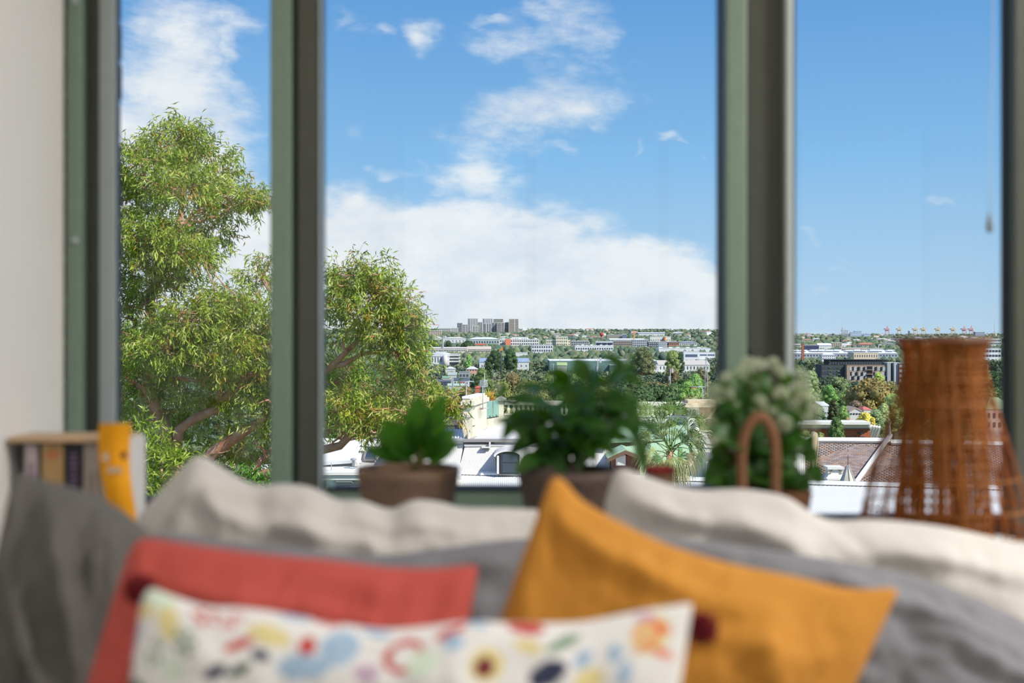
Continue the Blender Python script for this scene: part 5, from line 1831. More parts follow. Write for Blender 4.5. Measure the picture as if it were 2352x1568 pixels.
def bld(label, x0, x1, yt, yb, D, wall, roof=(228, 228, 228), style='flat', wins=None, depth=None, name='building', cat='building', rh=3.0, wm=None, over=1.0, band=None, boxes=0):
    """a building whose front fills the pixel rectangle; rh is the height of its roof in pixels"""
    xa, xb = P(x0, 0, D).x, P(x1, 0, D).x
    xc = (xa + xb) / 2
    g = float(ground(xc, D))
    e = empty(name, (xc, D, g), label, cat)
    dep = depth or max(6.0, (xb - xa) * .5)
    yr = yt + rh if style in ('gable', 'hip', 'gabley', 'curve', 'mono') else yt
    zt = P(x0, yr, D).z
    zb = min(P(x0, yb, D).z - 2, g - 1)
    MB().box(xa, xb, D, D + dep, zb, zt).build('wall', far_mat(wall), e)
    rm = far_mat(roof, .5)
    zr = P(x0, yt, D).z
    o_ = over / K * D
    if style == 'flat':
        t = 1.2 / K * D
        MB().box(xa - o_ * .4, xb + o_ * .4, D - o_ * .4, D + dep + o_ * .4, zt - t * .2, zt + t * .6).build('roof', rm, e)
    elif style in ('gable', 'mono'):       # ridge across the view
        ym = D + (dep / 2 if style == 'gable' else dep)
        vs = [(xa - o_, D - o_, zt), (xb + o_, D - o_, zt), (xb + o_, D + dep + o_, zt), (xa - o_, D + dep + o_, zt), (xa - o_, ym, zr + (zr - zt) * .0), (xb + o_, ym, zr)]
        MB().add(vs, [(0, 1, 5, 4), (2, 3, 4, 5), (0, 4, 3), (1, 2, 5), (3, 2, 1, 0)]).build('roof', rm, e)
    elif style == 'hip':
        ins = min((xb - xa) * .35, dep * .5)
        vs = [(xa - o_, D - o_, zt), (xb + o_, D - o_, zt), (xb + o_, D + dep + o_, zt), (xa - o_, D + dep + o_, zt), (xa + ins, D + dep / 2, zr), (xb - ins, D + dep / 2, zr)]
        MB().add(vs, [(0, 1, 5, 4), (2, 3, 4, 5), (0, 4, 3), (1, 2, 5), (3, 2, 1, 0)]).build('roof', rm, e)
    elif style == 'gabley':                # gable end to the viewer
        xm = xa + (xb - xa) * .5
        MB().prism([(xa, zt), (xb, zt), (xm, zr)], D, D + dep).build('gable', far_mat(wall), e)
        for (s0, s1) in ((xa - o_, xm), (xm, xb + o_)):
            za_, zb_ = (zt, zr) if s1 == xm else (zr, zt)
            MB().hexa([(s0, D - o_, za_), (s1, D - o_, zb_), (s1, D + dep, zb_), (s0, D + dep, za_), (s0, D - o_, za_ + .3), (s1, D - o_, zb_ + .3), (s1, D + dep, zb_ + .3), (s0, D + dep, za_ + .3)]).build('roof', rm, e)
    elif style == 'curve':
        n = 14
        poly = [(xa - o_ + (xb - xa + 2 * o_) * k / n, zt + (zr - zt) * math.sin(math.pi * (.12 + .76 * k / n))) for k in range(n + 1)]
        MB().prism(poly + [(xb + o_, zt - .3), (xa - o_, zt - .3)], D - o_, D + dep).build('roof', rm, e)
    if wins:
        r_, c_ = wins[0], wins[1]
        fw = wins[2] if len(wins) > 2 else .55
        fh = wins[3] if len(wins) > 3 else .5
        ya = yr + (wins[4] if len(wins) > 4 else .6)
        yz = wins[5] if len(wins) > 5 else yb
        windows(e, x0 + .6, x1 - .6, ya, yz, D, r_, c_, fw, fh, wm)
    if band:
        for (y0_, y1_, col) in band:
            a, b_ = P(x0, y1_, D), P(x1, y0_, D)
            MB().box(a.x - .05, b_.x + .05, D - .25, D + .2, a.z, b_.z).build('facade_band', far_mat(col), e)
    for k in range(boxes):
        u = (k + .5 + rnd.uniform(-.25, .25)) / boxes
        w_ = (xb - xa) * .035
        x_ = xa + (xb - xa) * u
        MB().box(x_ - w_, x_ + w_, D + dep * .2, D + dep * .2 + w_ * 2, zr, zr + rnd.uniform(1.4, 3.2) / K * D).build('roof_plant', far_mat((222, 222, 226)), e)
    VIS.append((x0, x1, yt, yb, D))
    MARKS.append(((x0 + x1) / 2, (yt + yb) / 2, D, label))
    return e


# ---- the cluster of towers on the ridge
def tower(label, x0, x1, yt, yb, D, face, slab, core=(88, 92, 104), cols=5, dep=30):
    xa, xb = P(x0, 0, D).x, P(x1, 0, D).x
    zt = P(x0, yt, D).z
    g = float(ground((xa + xb) / 2, D)) - 4
    e = empty('tower_block', ((xa + xb) / 2, D, g), label, 'tower', 'towers on the ridge')
    MB().box(xa, xb, D, D + dep, g - 20, zt).build('core', far_mat(core), e)
    z = P(x0, yb + 6, D).z
    mb = MB()
    st = 3.3
    while z < zt - 1.0:
        mb.box(xa - .6, xb + .6, D - 1.6, D + dep, z, z + 1.15)
        z += st
    mb.build('balcony_slabs', far_mat(slab), e, kind='stuff')
    for k in range(cols):
        x_ = xa + (xb - xa) * (k + .5 * (k > 0) + .0) / max(1, cols - .5)
        w_ = (xb - xa) * .035
        MB().box(max(xa, x_ - w_), min(xb, x_ + w_), D - 2.0, D + 1, g - 20, zt + (1.5 if k % 2 else 0)).build('pier', far_mat(face), e)
    MB().box(xa - .5, xb + .5, D - 1.5, D + dep, zt, zt + 1.6).build('roof', far_mat(slab), e)
    VIS.append((x0, x1, yt, yb, D))


W_, G_, C_ = (232, 230, 228), (196, 198, 204), (222, 214, 202)
for a in [('tall twin-piered white tower rising at the back of the cluster', 1074, 1097, 732, 761, 5200, W_, G_, (136, 142, 156), 6),
          ('tall tower with pale vertical fins in the middle of the cluster', 1108, 1131, 732.3, 761, 5200, W_, G_, (140, 146, 158), 6),
          ('tall banded tower with a dark crown beside the round-edged one', 1133, 1156, 733, 761, 5200, G_, C_, (92, 98, 112), 2),
          ('round-edged cream tower with horizontal bands at the end of the cluster', 1168.5, 1191, 732.8, 763, 5050, C_, C_, (132, 130, 130), 3),
          ('dark-sided lower tower at the tree end of the cluster', 1050, 1061, 742, 762, 5100, (110, 110, 118), G_, (70, 76, 92), 2),
          ('short white balcony tower next to the dark-sided one', 1061, 1075, 745.6, 763, 5000, W_, W_, (104, 106, 116), 3),
          ('low beige tower standing before the first tall tower', 1085, 1100, 748.5, 763.5, 4950, C_, W_, (116, 116, 120), 4),
          ('slim stepped grey tower between the two tallest', 1097, 1107.5, 740, 762, 5060, G_, C_, (96, 100, 110), 3),
          ('dark blue-grey tower with white fins in front of the middle tower', 1108.5, 1128, 744, 763, 4960, W_, G_, (66, 74, 96), 4),
          ('pale tower filling the gap beside the banded tower', 1129, 1141, 741, 763, 5020, C_, G_, (120, 120, 126), 3),
          ('blue-glass fronted tower below the dark crown', 1141.5, 1158, 741, 763, 5000, G_, C_, (62, 78, 112), 3),
          ('narrow beige tower beside the round-edged one', 1159, 1168.5, 740.5, 762, 5080, C_, C_, (110, 108, 108), 2)]:
    tower(*a)
bld('long low apartment block on the ridge before the towers', 1008, 1035, 754, 762, 5100, (206, 200, 192), wins=(2, 8, .7, .5))
bld('pale apartment block touching the tower cluster', 1036, 1052, 753.5, 763, 4950, (214, 208, 202), wins=(3, 5, .6, .5))
bld('pinkish block half hidden by the gum leaves on the ridge', 984, 1014, 759, 769, 3600, (206, 184, 172), wins=(2, 7, .5, .5), cat='building')
# ---- second belt
bld('white flat-roofed warehouse below the towers', 1019, 1069, 774.3, 786.5, 2200, (228, 228, 228), (238, 238, 238), 'hip', (1, 6, .3, .3, 2), rh=2.5)
bld('grey-green factory shed with a row of dark doors', 1074, 1147, 774, 789.5, 2150, (188, 196, 194), (214, 220, 216), 'hip', (1, 12, .55, .6, 2.5), rh=5)
bld('long white apartment building with stepped rooftops', 1147, 1238, 779, 793, 2000, (236, 234, 230), wins=(2, 18, .62, .5), boxes=5)
bld('white rooftop storey over the long apartment building', 1176, 1213, 774.8, 782, 2010, (232, 230, 226), wins=(1, 7, .6, .5))
bld('salmon pink stair tower on the long white apartments', 1161, 1173, 778, 793, 1990, (242, 142, 112))
bld('cream apartment building with a taller middle part', 1254, 1310, 781, 794, 2000, (232, 224, 200), wins=(2, 12, .55, .5))
bld('tall middle part of the cream apartment building', 1277, 1304, 773, 794, 1995, (236, 226, 200), wins=(3, 6, .5, .45))
bld('low building with a red-orange awning roof', 1093, 1113, 789, 794, 1900, (222, 212, 204), (226, 96, 70), 'mono', rh=2.5)
bld('beige office block below the far ridge', 1395, 1430, 769, 780, 2600, (190, 176, 160), wins=(3, 10, .6, .5))
bld('blue glass tower wing on the beige office block', 1430, 1439, 767.5, 780, 2590, (136, 152, 178), wins=(4, 2, .7, .5))
bld('long white industrial shed on the far slope', 1467, 1527, 763, 770, 3200, (226, 226, 226), (226, 228, 232), 'gable', rh=2)
bld('white box building with an orange corner stripe', 1493, 1541, 773, 784, 2300, (230, 226, 218), wins=(1, 9, .35, .3, 4))
bld('narrow orange stripe wall on the white box building', 1526, 1529, 773.2, 784, 2295, (234, 148, 70))
bld('grey low block before the cream apartments', 1312, 1353, 783, 794, 1750, (168, 170, 172), wins=(2, 8, .6, .5))
bld('white-framed building with a dark blue glass front', 1368, 1408, 784, 794, 1700, (226, 226, 228), wins=(1, 3, .95, .62, 1.2), wm=mat('deep_glass', (46, 54, 78), 0.3))
bld('brown-grey apartment row beside the orange crane', 1409, 1452, 782.5, 793, 1700, (170, 150, 138), wins=(2, 11, .6, .5))
bld('long white hall roof behind the brown-grey row', 1401, 1480, 777, 783, 1900, (214, 216, 218), (236, 238, 240), 'gable', rh=3)
bld('grey housing row with dark bays near the orange crane', 1453, 1489, 780, 795, 1650, (190, 192, 198), wins=(3, 8, .6, .5))
bld('dark slate-coloured apartment row', 1489, 1535, 785, 796, 1600, (92, 96, 106), wins=(2, 10, .5, .4), wm=far_mat((200, 204, 210)))
bld('white stepped terraces before the dark apartment row', 1513, 1532, 787.5, 800, 1500, (214, 220, 226), wins=(3, 4, .8, .4))
bld('row of red-brown and white houses', 1533, 1560, 783, 793, 1600, (186, 130, 106), (150, 150, 152), 'hip', (1, 6, .5, .5), rh=3)
bld('white house row with grey roofs at the edge of the trees', 1560, 1601, 783, 793, 1600, (230, 228, 224), (150, 154, 160), 'hip', (1, 9, .5, .5), rh=3.5)
bld('white modern block with a row of slanting windows', 1321, 1409, 794, 804, 1450, (234, 234, 236), wins=(1, 16, .6, .55, 3), boxes=8, wm=GLASSD)
# ---- third belt
bld('long white school-like building with a red doorway', 957, 1073, 797, 808, 1500, (236, 228, 218), (226, 216, 206), 'gable', (1, 30, .6, .45, 1.5), rh=3)
bld('red doorway wall of the long white building', 970, 980, 804.5, 808.5, 1495, (226, 50, 50))
bld('pale green low-pitched roof near the gum leaves', 960, 996, 790.5, 797, 1600, (206, 204, 196), (206, 216, 196), 'hip', rh=4)
bld('pale brown gabled hall with a strip of dark windows', 1074, 1127, 795, 809, 1450, (220, 206, 190), (206, 192, 178), 'gable', (1, 14, .7, .4, 1.5), rh=7)
bld('white and dark modern flats behind the dark green tree', 1221, 1270, 792, 809, 1450, (232, 232, 234), (190, 194, 200), wins=(2, 9, .6, .5), boxes=4)
e = bld('white curved-roof building with a round stair drum', 976, 1032, 810.5, 836, 1100, (232, 232, 232), (228, 230, 234), 'curve', None, rh=7, depth=50)
MB().lathe(P(1022.5, 836, 1098), [(1.9, -3), (1.9, 7.6), (0.1, 7.7)], 20).build('stair_drum', far_mat((226, 220, 212)), e)
windows(e, 990, 1016, 819, 833, 1100, 1, 4, .3, .8)
e = bld('open-sided car park decks joined to the curved-roof building', 1032, 1054, 813, 835, 1105, (120, 122, 126), (226, 226, 226))
for k in range(3):
    bxp(1030, 1055, 814 + k * 7, 817.5 + k * 7, 1103, 1130).build('deck', far_mat((216, 214, 210)), e)
bld('wide white warehouse covered in rows of solar panels', 1101, 1215, 824, 846, 1050, (226, 226, 228), (168, 182, 206), 'gable', (1, 10, .2, .3, 3), rh=7, depth=70)
bld('long low white roof between the trees', 1184, 1212, 810, 816, 1300, (232, 230, 228))
bld('long sea-green warehouse with white roof and rooftop plant', 1262, 1513, 828.5, 849, 1000, (112, 140, 134), (240, 240, 240), wins=None, depth=60, boxes=10)
bld('darker green loading end of the long warehouse', 1400, 1456, 838, 850, 995, (88, 106, 104))
bld('white row building with tall narrow windows and a tiled roof', 1513, 1630, 828, 850, 950, (236, 234, 230), (214, 204, 192), 'gable', (1, 15, .3, .62, 1), rh=10, depth=30)
bld('plain white end block before the green warehouse', 1461, 1513, 838.5, 851, 940, (238, 238, 238), wins=(1, 4, .2, .3, 5))
bld('brick-red garage between white walls', 1466, 1480, 850, 857, 900, (196, 112, 88))
bld('white office building with a blue ribbon window', 1570, 1606, 807, 824, 1150, (238, 238, 240), wins=(1, 1, .8, .4, 2), wm=mat('ribbon_glass', (96, 112, 140), 0.3))
bld('low white wing with ribbon glazing reaching the window post', 1606, 1643, 809, 819, 1160, (238, 238, 240), wins=(1, 2, .9, .4, 2), wm=MATS['ribbon_glass'])
bld('long white flat roof behind the pale oak', 1513, 1632, 800, 806, 1350, (236, 236, 238), boxes=6)
# ---- houses among the nearer trees
bld('small white cottage roof among the near trees', 1023, 1045, 842, 850, 640, (214, 214, 212), (216, 216, 218), 'hip', rh=5, cat='house')
bld('cottage with pale hipped roof and orange wall', 1071, 1097, 841.5, 852, 640, (222, 176, 150), (214, 214, 216), 'hip', (1, 4, .5, .5), rh=6, cat='house')
bld('grey-green roofed house with a chimney', 1029, 1049, 855, 864, 560, (206, 204, 198), (176, 188, 184), 'gable', rh=6, cat='house')
bld('grey box house with a big garage front', 1054, 1078, 854, 867, 560, (162, 164, 166), (150, 152, 156), wins=(1, 3, .6, .5, 3), cat='house')
bld('dark blue-grey terrace row with white party walls', 993, 1034, 872, 884, 420, (96, 104, 118), (110, 114, 122), 'gable', (1, 6, .5, .5), rh=4, cat='house')
bld('white and navy terrace with a steep roof', 1042, 1076, 868, 884, 420, (222, 224, 228), (92, 98, 116), 'gable', (1, 5, .5, .5), rh=6, cat='house')
bld('pale green sheet roof below the navy terrace', 1028, 1066, 881, 888, 400, (206, 206, 200), (188, 206, 188), 'gable', rh=5, cat='house')
bld('green roofed cottage beside a cream wall', 1016, 1032, 864, 870, 470, (224, 210, 196), (140, 180, 150), 'gable', rh=4, cat='house')
bld('small vivid red roof among the trees beside the bromeliad', 1091, 1108, 886.5, 892, 300, (206, 120, 100), (232, 110, 84), 'hip', rh=4, cat='house')
bld('small green sheet roof peeking over the trailing plant', 1280, 1302, 832, 842, 800, (176, 180, 168), (172, 190, 140), 'gable', rh=7, cat='house')
# ---- beyond the last window
e = bld('tall red-brick factory chimney', 1841.5, 1847, 790, 823, 1000, (176, 108, 88), (150, 92, 78), depth=2.0, cat='chimney', name='factory_chimney')
bld('dark navy office block beside the brick chimney', 1847, 1881, 792.5, 804, 1500, (72, 78, 104), wins=(2, 8, .5, .4), wm=far_mat((104, 112, 140)))
bld('white shed with a low roof beside the navy block', 1880, 1910, 788, 800, 1600, (230, 230, 232), (236, 236, 238), 'mono', rh=5)
bld('small tan flat-roofed block among the trees', 1909, 1934, 787, 796, 1700, (206, 190, 166), wins=(2, 5, .6, .5))
bld('terracotta roofed houses on the wooded slope', 1972, 2008, 787, 795, 1800, (214, 200, 188), (196, 132, 110), 'hip', (1, 8, .5, .5), rh=4)
bld('long tan school building with window strips', 1932, 1991, 799, 807, 1500, (214, 198, 174), wins=(1, 14, .7, .4))
bld('grey school wing continuing the tan building', 1991, 2028, 800, 808, 1500, (178, 180, 182), wins=(1, 10, .7, .5))
bld('very long white saw-tooth factory roof', 1824, 2062, 805.5, 820, 1200, (176, 182, 196), (240, 240, 240), 'gable', (1, 34, .5, .4, 1), rh=6, boxes=12, depth=40)
bld('cream factory wall with small windows', 1961, 2017, 810, 824, 1150, (230, 212, 186), (226, 220, 210), 'flat', (1, 10, .3, .4), depth=20)
bld('white weatherboard house with square windows', 1888, 1919, 811, 826, 1080, (236, 236, 236), (216, 216, 218), 'hip', (2, 7, .4, .45, .8), rh=4)
e = bld('modern brown-brick apartment block with paired white and dark windows', 1945, 2038, 838, 872, 720, (178, 156, 138), (120, 108, 98), depth=18)
wh_, dk_ = far_mat((196, 198, 198)), mat('apartment_glass', (48, 50, 54), 0.3)
me_w, me_d = win_mesh(4.0 / K * 720, 9 / K * 720, wh_), win_mesh(3.6 / K * 720, 9 / K * 720, dk_)
for r, yy in enumerate((846.5, 858.5, 867.5)):
    for c in range(13):
        px = 1953 + c * 6.6 + (r % 2) * 1.8
        if c in (6, 7) and r < 2:
            continue
        link('window', me_d if (c + r) % 2 else me_w, e, P(px, yy, 720) - world_loc(e))
        if (c + r) % 3:
            link('window', me_w if (c + r) % 2 else me_d, e, P(px + 3.0, yy + 1.2, 720) - world_loc(e))
for r in range(3):
    bxp(1992, 2004, 841 + r * 10, 848 + r * 10, 719.6, 722).build('loggia', dk_, e)
    bxp(1991, 2005, 848 + r * 10, 850 + r * 10, 719.0, 722).build('loggia_rail', far_mat((150, 130, 116)), e)
e = bld('black set-back penthouse storey on top of the brown apartment block', 1904, 2038, 826.5, 840, 726, (70, 70, 72), (52, 52, 54), depth=12, wins=(1, 22, .6, .6, 2), over=6)
e = bld('dark balconied wing of the apartment block beside the pines', 1887, 1945, 838, 862, 724, (92, 94, 96), (60, 60, 62), depth=14, wins=(2, 9, .7, .55))
e = bld('light grey concrete stair tower of the apartment block', 2054, 2064, 833, 874, 718, (198, 204, 212), depth=10)
e = bld('grey slab tower with a dark slot of the apartment block', 2038, 2046, 833, 872, 719, (176, 178, 182), depth=10)
bld('charcoal slot between the two grey slab towers', 2046, 2054, 833, 874, 721, (76, 78, 84), depth=10)
bld('brown balconied end of the apartment block beside the lamp', 2064, 2084, 834, 880, 717, (112, 84, 70), wins=(4, 2, .7, .55), wm=wh_)
bld('small white gabled cottage below the autumn trees', 1951, 1979, 938, 953, 260, (232, 228, 222), (196, 168, 154), 'gabley', (1, 4, .6, .45), rh=8, cat='house')
bld('cottage with a pink-red roof behind the yellow tree', 1984, 2003, 935, 946, 280, (230, 220, 214), (232, 130, 112), 'hip', rh=6, cat='house')
bld('long red-tiled roof glimpsed between the trees', 1986, 2012, 921, 929, 330, (196, 150, 130), (222, 108, 86), 'gable', rh=5, cat='house')
bld('white sheet shed roof between dark trees', 1887, 1906, 925, 936, 290, (226, 226, 226), (238, 238, 238), 'mono', rh=7, cat='shed')
bld('green copper roofed house beside the last window post', 2264, 2330, 914, 985, 240, (214, 186, 172), (150, 168, 128), 'hip', (2, 5, .4, .5, 3), rh=26, cat='house')
bld('pale office block at the right edge above the lampshade', 2262, 2300, 778, 792, 1500, (214, 218, 216), wins=(2, 8, .7, .5))
bld('white commercial block beside the last window post', 2256, 2300, 800, 822, 1000, (232, 234, 238), wins=(2, 6, .8, .45))
# brick depot with white parapets
e = bld('red-brick depot with white parapet roofs beyond the cypress', 1833, 1998, 984, 1040, 135, (176, 104, 74), (226, 224, 220), depth=7, over=1)
MATS['paint_176_104_74'].node_tree.nodes['Principled BSDF'].inputs['Roughness'].default_value = .9
for (y0_, y1_, f, m_) in ((969, 975, 1.0, M_white), (975, 979, .7, M_cream), (979, 982, .5, M_white), (982, 985, .3, M_gut)):
    bxp(1831, 2000, y0_, y1_, 135 - f, 137).build('parapet_course', m_, e)
bxp(1953, 1966, 1003, 1012, 134.8, 135.1).build('window', GLASSD, e)
bxp(1973, 1986, 1002, 1006, 134.8, 135.1).build('window', GLASSD, e)
bxp(1971, 1982, 992.5, 996, 134.8, 135.1).build('vent', M_dark, e)
for k in range(4):
    o_ = k * 6
    MB().slab(P(1998 + o_, 976 + k, 135), P(2003 + o_, 974 + k, 135), P(2003 + o_ - 8, 1012, 136), P(1996 + o_ - 8, 1012, 136), .3).build('roof_truss', M_white, e)

# ---- masts, poles, cranes
M_mast = mat('mast_grey', (176, 178, 182), 0.5)
M_mdark = mat('mast_dark', (70, 70, 74), 0.6)


def pole(label, px, yt, yb, D, r=.18, heads=0, cross=None, m_=None, name='mast', cat='mast', lattice=False):
    e = empty(name, (P(px, 0, D).x, D, float(ground(P(px, 0, D).x, D))), label, cat)
    t = P(px, yt, D)
    b_ = Vector((t.x, t.y, min(P(px, yb, D).z, world_loc(e).z - .5)))
    m_ = m_ or M_mast
    if lattice:
        w_ = r * 6
        zb = P(px, yb, D).z
        for sx in (-1, 1):
            for sy in (-1, 1):
                MB().tube([Vector((t.x + sx * w_, D + sy * w_, b_.z)), Vector((t.x + sx * w_ * .15, D + sy * w_ * .15, t.z))], r * .5, 5).build('leg', m_, e)
        for k in range(9):
            u = k / 9
            z_ = b_.z + (t.z - b_.z) * u
            ww = w_ * (1 - .85 * u)
            s = 1 if k % 2 else -1
            zn = b_.z + (t.z - b_.z) * (u + .11)
            MB().tube([Vector((t.x - s * ww, D - ww, z_)), Vector((t.x + s * ww * .9, D - ww * .9, zn))], r * .35, 4).build('brace', m_, e)
    else:
        MB().tube([b_, t], r, 7, r1=r * .7).build('pole', m_, e)
    for k in range(heads):
        z_ = t.z - (k % 3) * r * 14 - r * 3
        a = 2.1 * k
        c_ = Vector((t.x + math.cos(a) * r * 4, D + math.sin(a) * r * 4, z_))
        MB().box(c_.x - r * 1.6, c_.x + r * 1.6, c_.y - r, c_.y + r, z_ - r * 4, z_ + r * 4).build('antenna_panel', far_mat((206, 208, 212)), e)
    if cross:
        for (yy, hw) in cross:
            p = P(px, yy, D)
            MB().box(p.x - hw, p.x + hw, D - r * .6, D + r * .6, p.z - r * .5, p.z + r * .5).build('crossarm', m_, e)
    return e


pole('phone mast with panel antennas beside the white warehouse', 1018, 772, 810, 1250, .55, 6)
e = pole('dark pole carrying a small orange flag', 1151, 800, 850, 800, .5, 0, None, M_mdark, 'flagpole', 'flagpole')
q = P(1151, 806, 799)
MB().hexa([(q.x - 1.0, 799, q.z), (q.x + 1.2, 799, q.z + .4), (q.x + 1.2, 799.2, q.z + .4), (q.x - 1.0, 799.2, q.z), (q.x - .1, 799, q.z + 1.6), (q.x + .9, 799, q.z + 2.6), (q.x + .9, 799.2, q.z + 2.6), (q.x - .1, 799.2, q.z + 1.6)]).build('flag', far_mat((236, 146, 52)), e)
pole('phone mast rising before the long green warehouse', 1373, 822, 880, 420, .22, 6)
pole('street mast with a ring of lights before the white row building', 1539.5, 847, 876, 380, .16, 4)
pole('lattice pylon with cross arms near the second window post', 1622, 819, 930, 300, .10, 0, [(826, 2.0), (842, 1.7), (850, 1.2)], lattice=True)
pole('plain pale light pole between the trees below the warehouse', 1271, 835, 870, 380, .10, 0, [(836, .6)])
pole('thin white lamp pole before the bright tree', 1592, 868, 885, 350, .09)
pole('second thin lamp pole by the bright tree', 1606, 868, 885, 350, .09)
pole('grey square chimney flue above the terrace row', 1040, 867, 896, 300, .28, 0, None, far_mat((150, 152, 156)), 'flue', 'flue')
pole('tall slim mast far on the industrial skyline', 1606, 748, 765, 3600, .5)
pole('very tall slim mast at the port edge', 2284, 736, 775, 4200, .7, 0, [(762, 3)])
# water tank
e = pole('red round water tank on a stem among far houses', 1381, 772, 778, 2500, 1.4, 0, None, far_mat((150, 90, 90)), 'water_tank', 'tank')
MB().lathe(P(1381.5, 772, 2500), [(1.5, 0), (3.9, 2.6), (3.9, 5.5), (2.8, 6.9), (.1, 7.3)], 20).build('tank', far_mat((196, 72, 82)), e)
# tower crane
e = pole('orange tower crane above the apartment rows', 1456, 764, 788, 1700, .9, 0, None, far_mat((226, 146, 90)), 'tower_crane', 'crane')
a, b_ = P(1452, 765, 1700), P(1463, 763.5, 1700)
MB().tube([a, b_], .5, 5).build('jib', far_mat((214, 120, 96)), e)
MB().tube([P(1456, 761.8, 1700), P(1456, 766, 1700)], .5, 5).build('tower_top', far_mat((214, 120, 96)), e)
# silos and plant at the port
e = empty('silos', P(1940, 772, 4600), 'cluster of pale grain silos under a slim crane near the port', 'silo')
for k in range(6):
    MB().lathe(P(1934 + k * 2.7, 772, 4600), [(2.0, -8), (2.0, 22), (1.2, 23), (.1, 23.5)], 12).build('silo', far_mat((196, 202, 212)), e)
bxp(1933, 1949, 757.5, 760, 4598, 4606).build('headhouse', far_mat((176, 184, 196)), e)
MB().tube([P(1934.5, 749, 4600), P(1935.5, 758, 4600)], .7, 5).build('crane_mast', far_mat((200, 170, 160)), e)
MB().tube([P(1932, 756, 4600), P(1941, 752.5, 4600)], .5, 5).build('crane_jib', far_mat((200, 170, 160)), e)
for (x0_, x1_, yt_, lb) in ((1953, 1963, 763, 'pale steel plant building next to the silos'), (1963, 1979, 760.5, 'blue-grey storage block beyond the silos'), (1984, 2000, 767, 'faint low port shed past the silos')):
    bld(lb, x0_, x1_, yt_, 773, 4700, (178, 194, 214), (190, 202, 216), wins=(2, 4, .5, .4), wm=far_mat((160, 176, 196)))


def gantry(label, px, yt, yb, D, col):
    e = empty('container_crane', P(px, yb, D), label, 'crane', 'container cranes at the port')
    m_ = far_mat(col)
    s = (yb - yt) / 24.0
    for sx in (-4.6, 4.6):
        for dy in (0, 18):
            MB().tube([P(px + sx * s, yb + 3, D + dy), P(px + sx * s * .92, yt + 8 * s, D + dy)], 1.0 * s, 5).build('leg', m_, e)
    bxp(px - 5 * s, px + 5 * s, yt + 7.5 * s, yt + 9.5 * s, D - 1, D + 20).build('portal_beam', m_, e)
    bxp(px - 4.6 * s, px + 4.6 * s, yt + 15 * s, yt + 16 * s, D - .5, D + .5).build('cross_beam', m_, e)
    bxp(px - 4 * s, px + 4 * s, yt + 10.5 * s, yt + 13 * s, D + 4, D + 14).build('machine_house', m_, e)
    for sx in (-2.2, 2.2):
        MB().tube([P(px + sx * s, yt + 8 * s, D + 9), P(px, yt, D + 9)], .7 * s, 5).build('mast_strut', m_, e)
    MB().tube([P(px, yt + 9 * s, D - 30), P(px, yt + 8.5 * s, D + 40)], .9 * s, 5).build('boom', m_, e)
    MB().tube([P(px, yt + .3, D + 9), P(px, yt + 8.6 * s, D - 28)], .4 * s, 4).build('stay', m_, e)


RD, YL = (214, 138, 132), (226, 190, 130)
for (px, col, lb) in ((2038, RD, 'red container crane standing alone at the landward end'), (2066, YL, 'yellow container crane next to the lone red crane'), (2103, YL, 'yellow container crane beside a dark stack tower'), (2121.5, YL, 'yellow container crane close beside its twin'),
                      (2154.5, YL, 'tall yellow container crane in the middle of the port'), (2189.5, YL, 'yellow container crane just before the red pair'), (2215, RD, 'first crane of the red pair'), (2231, RD, 'second crane of the red pair nearest the window post')):
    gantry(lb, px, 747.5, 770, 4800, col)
bld('dark stack tower between the yellow cranes', 2087, 2090, 759.5, 771, 4700, (110, 120, 140), cat='tower')
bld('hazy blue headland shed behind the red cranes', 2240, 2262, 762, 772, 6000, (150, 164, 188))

# ------------------------------------------------------------------ trees
M_tree = mat('tree_crown', (90, 110, 60), 0.8, 0.30, .9, objcol=True, trans=.12, spec=.1)
M_trunk = mat('tree_trunk', (104, 88, 74), 0.9, 0.2, 2)


def ico(sub):
    bm = bmesh.new()
    bmesh.ops.create_icosphere(bm, subdivisions=sub, radius=1.0)
    v = np.array([tuple(p.co) for p in bm.verts])
    f = np.array([[q.index for q in fc.verts] for fc in bm.faces])
    bm.free()
    return v, f


ICO1, ICO2 = ico(1), ico(2)
TREE_GAIN = 1.85


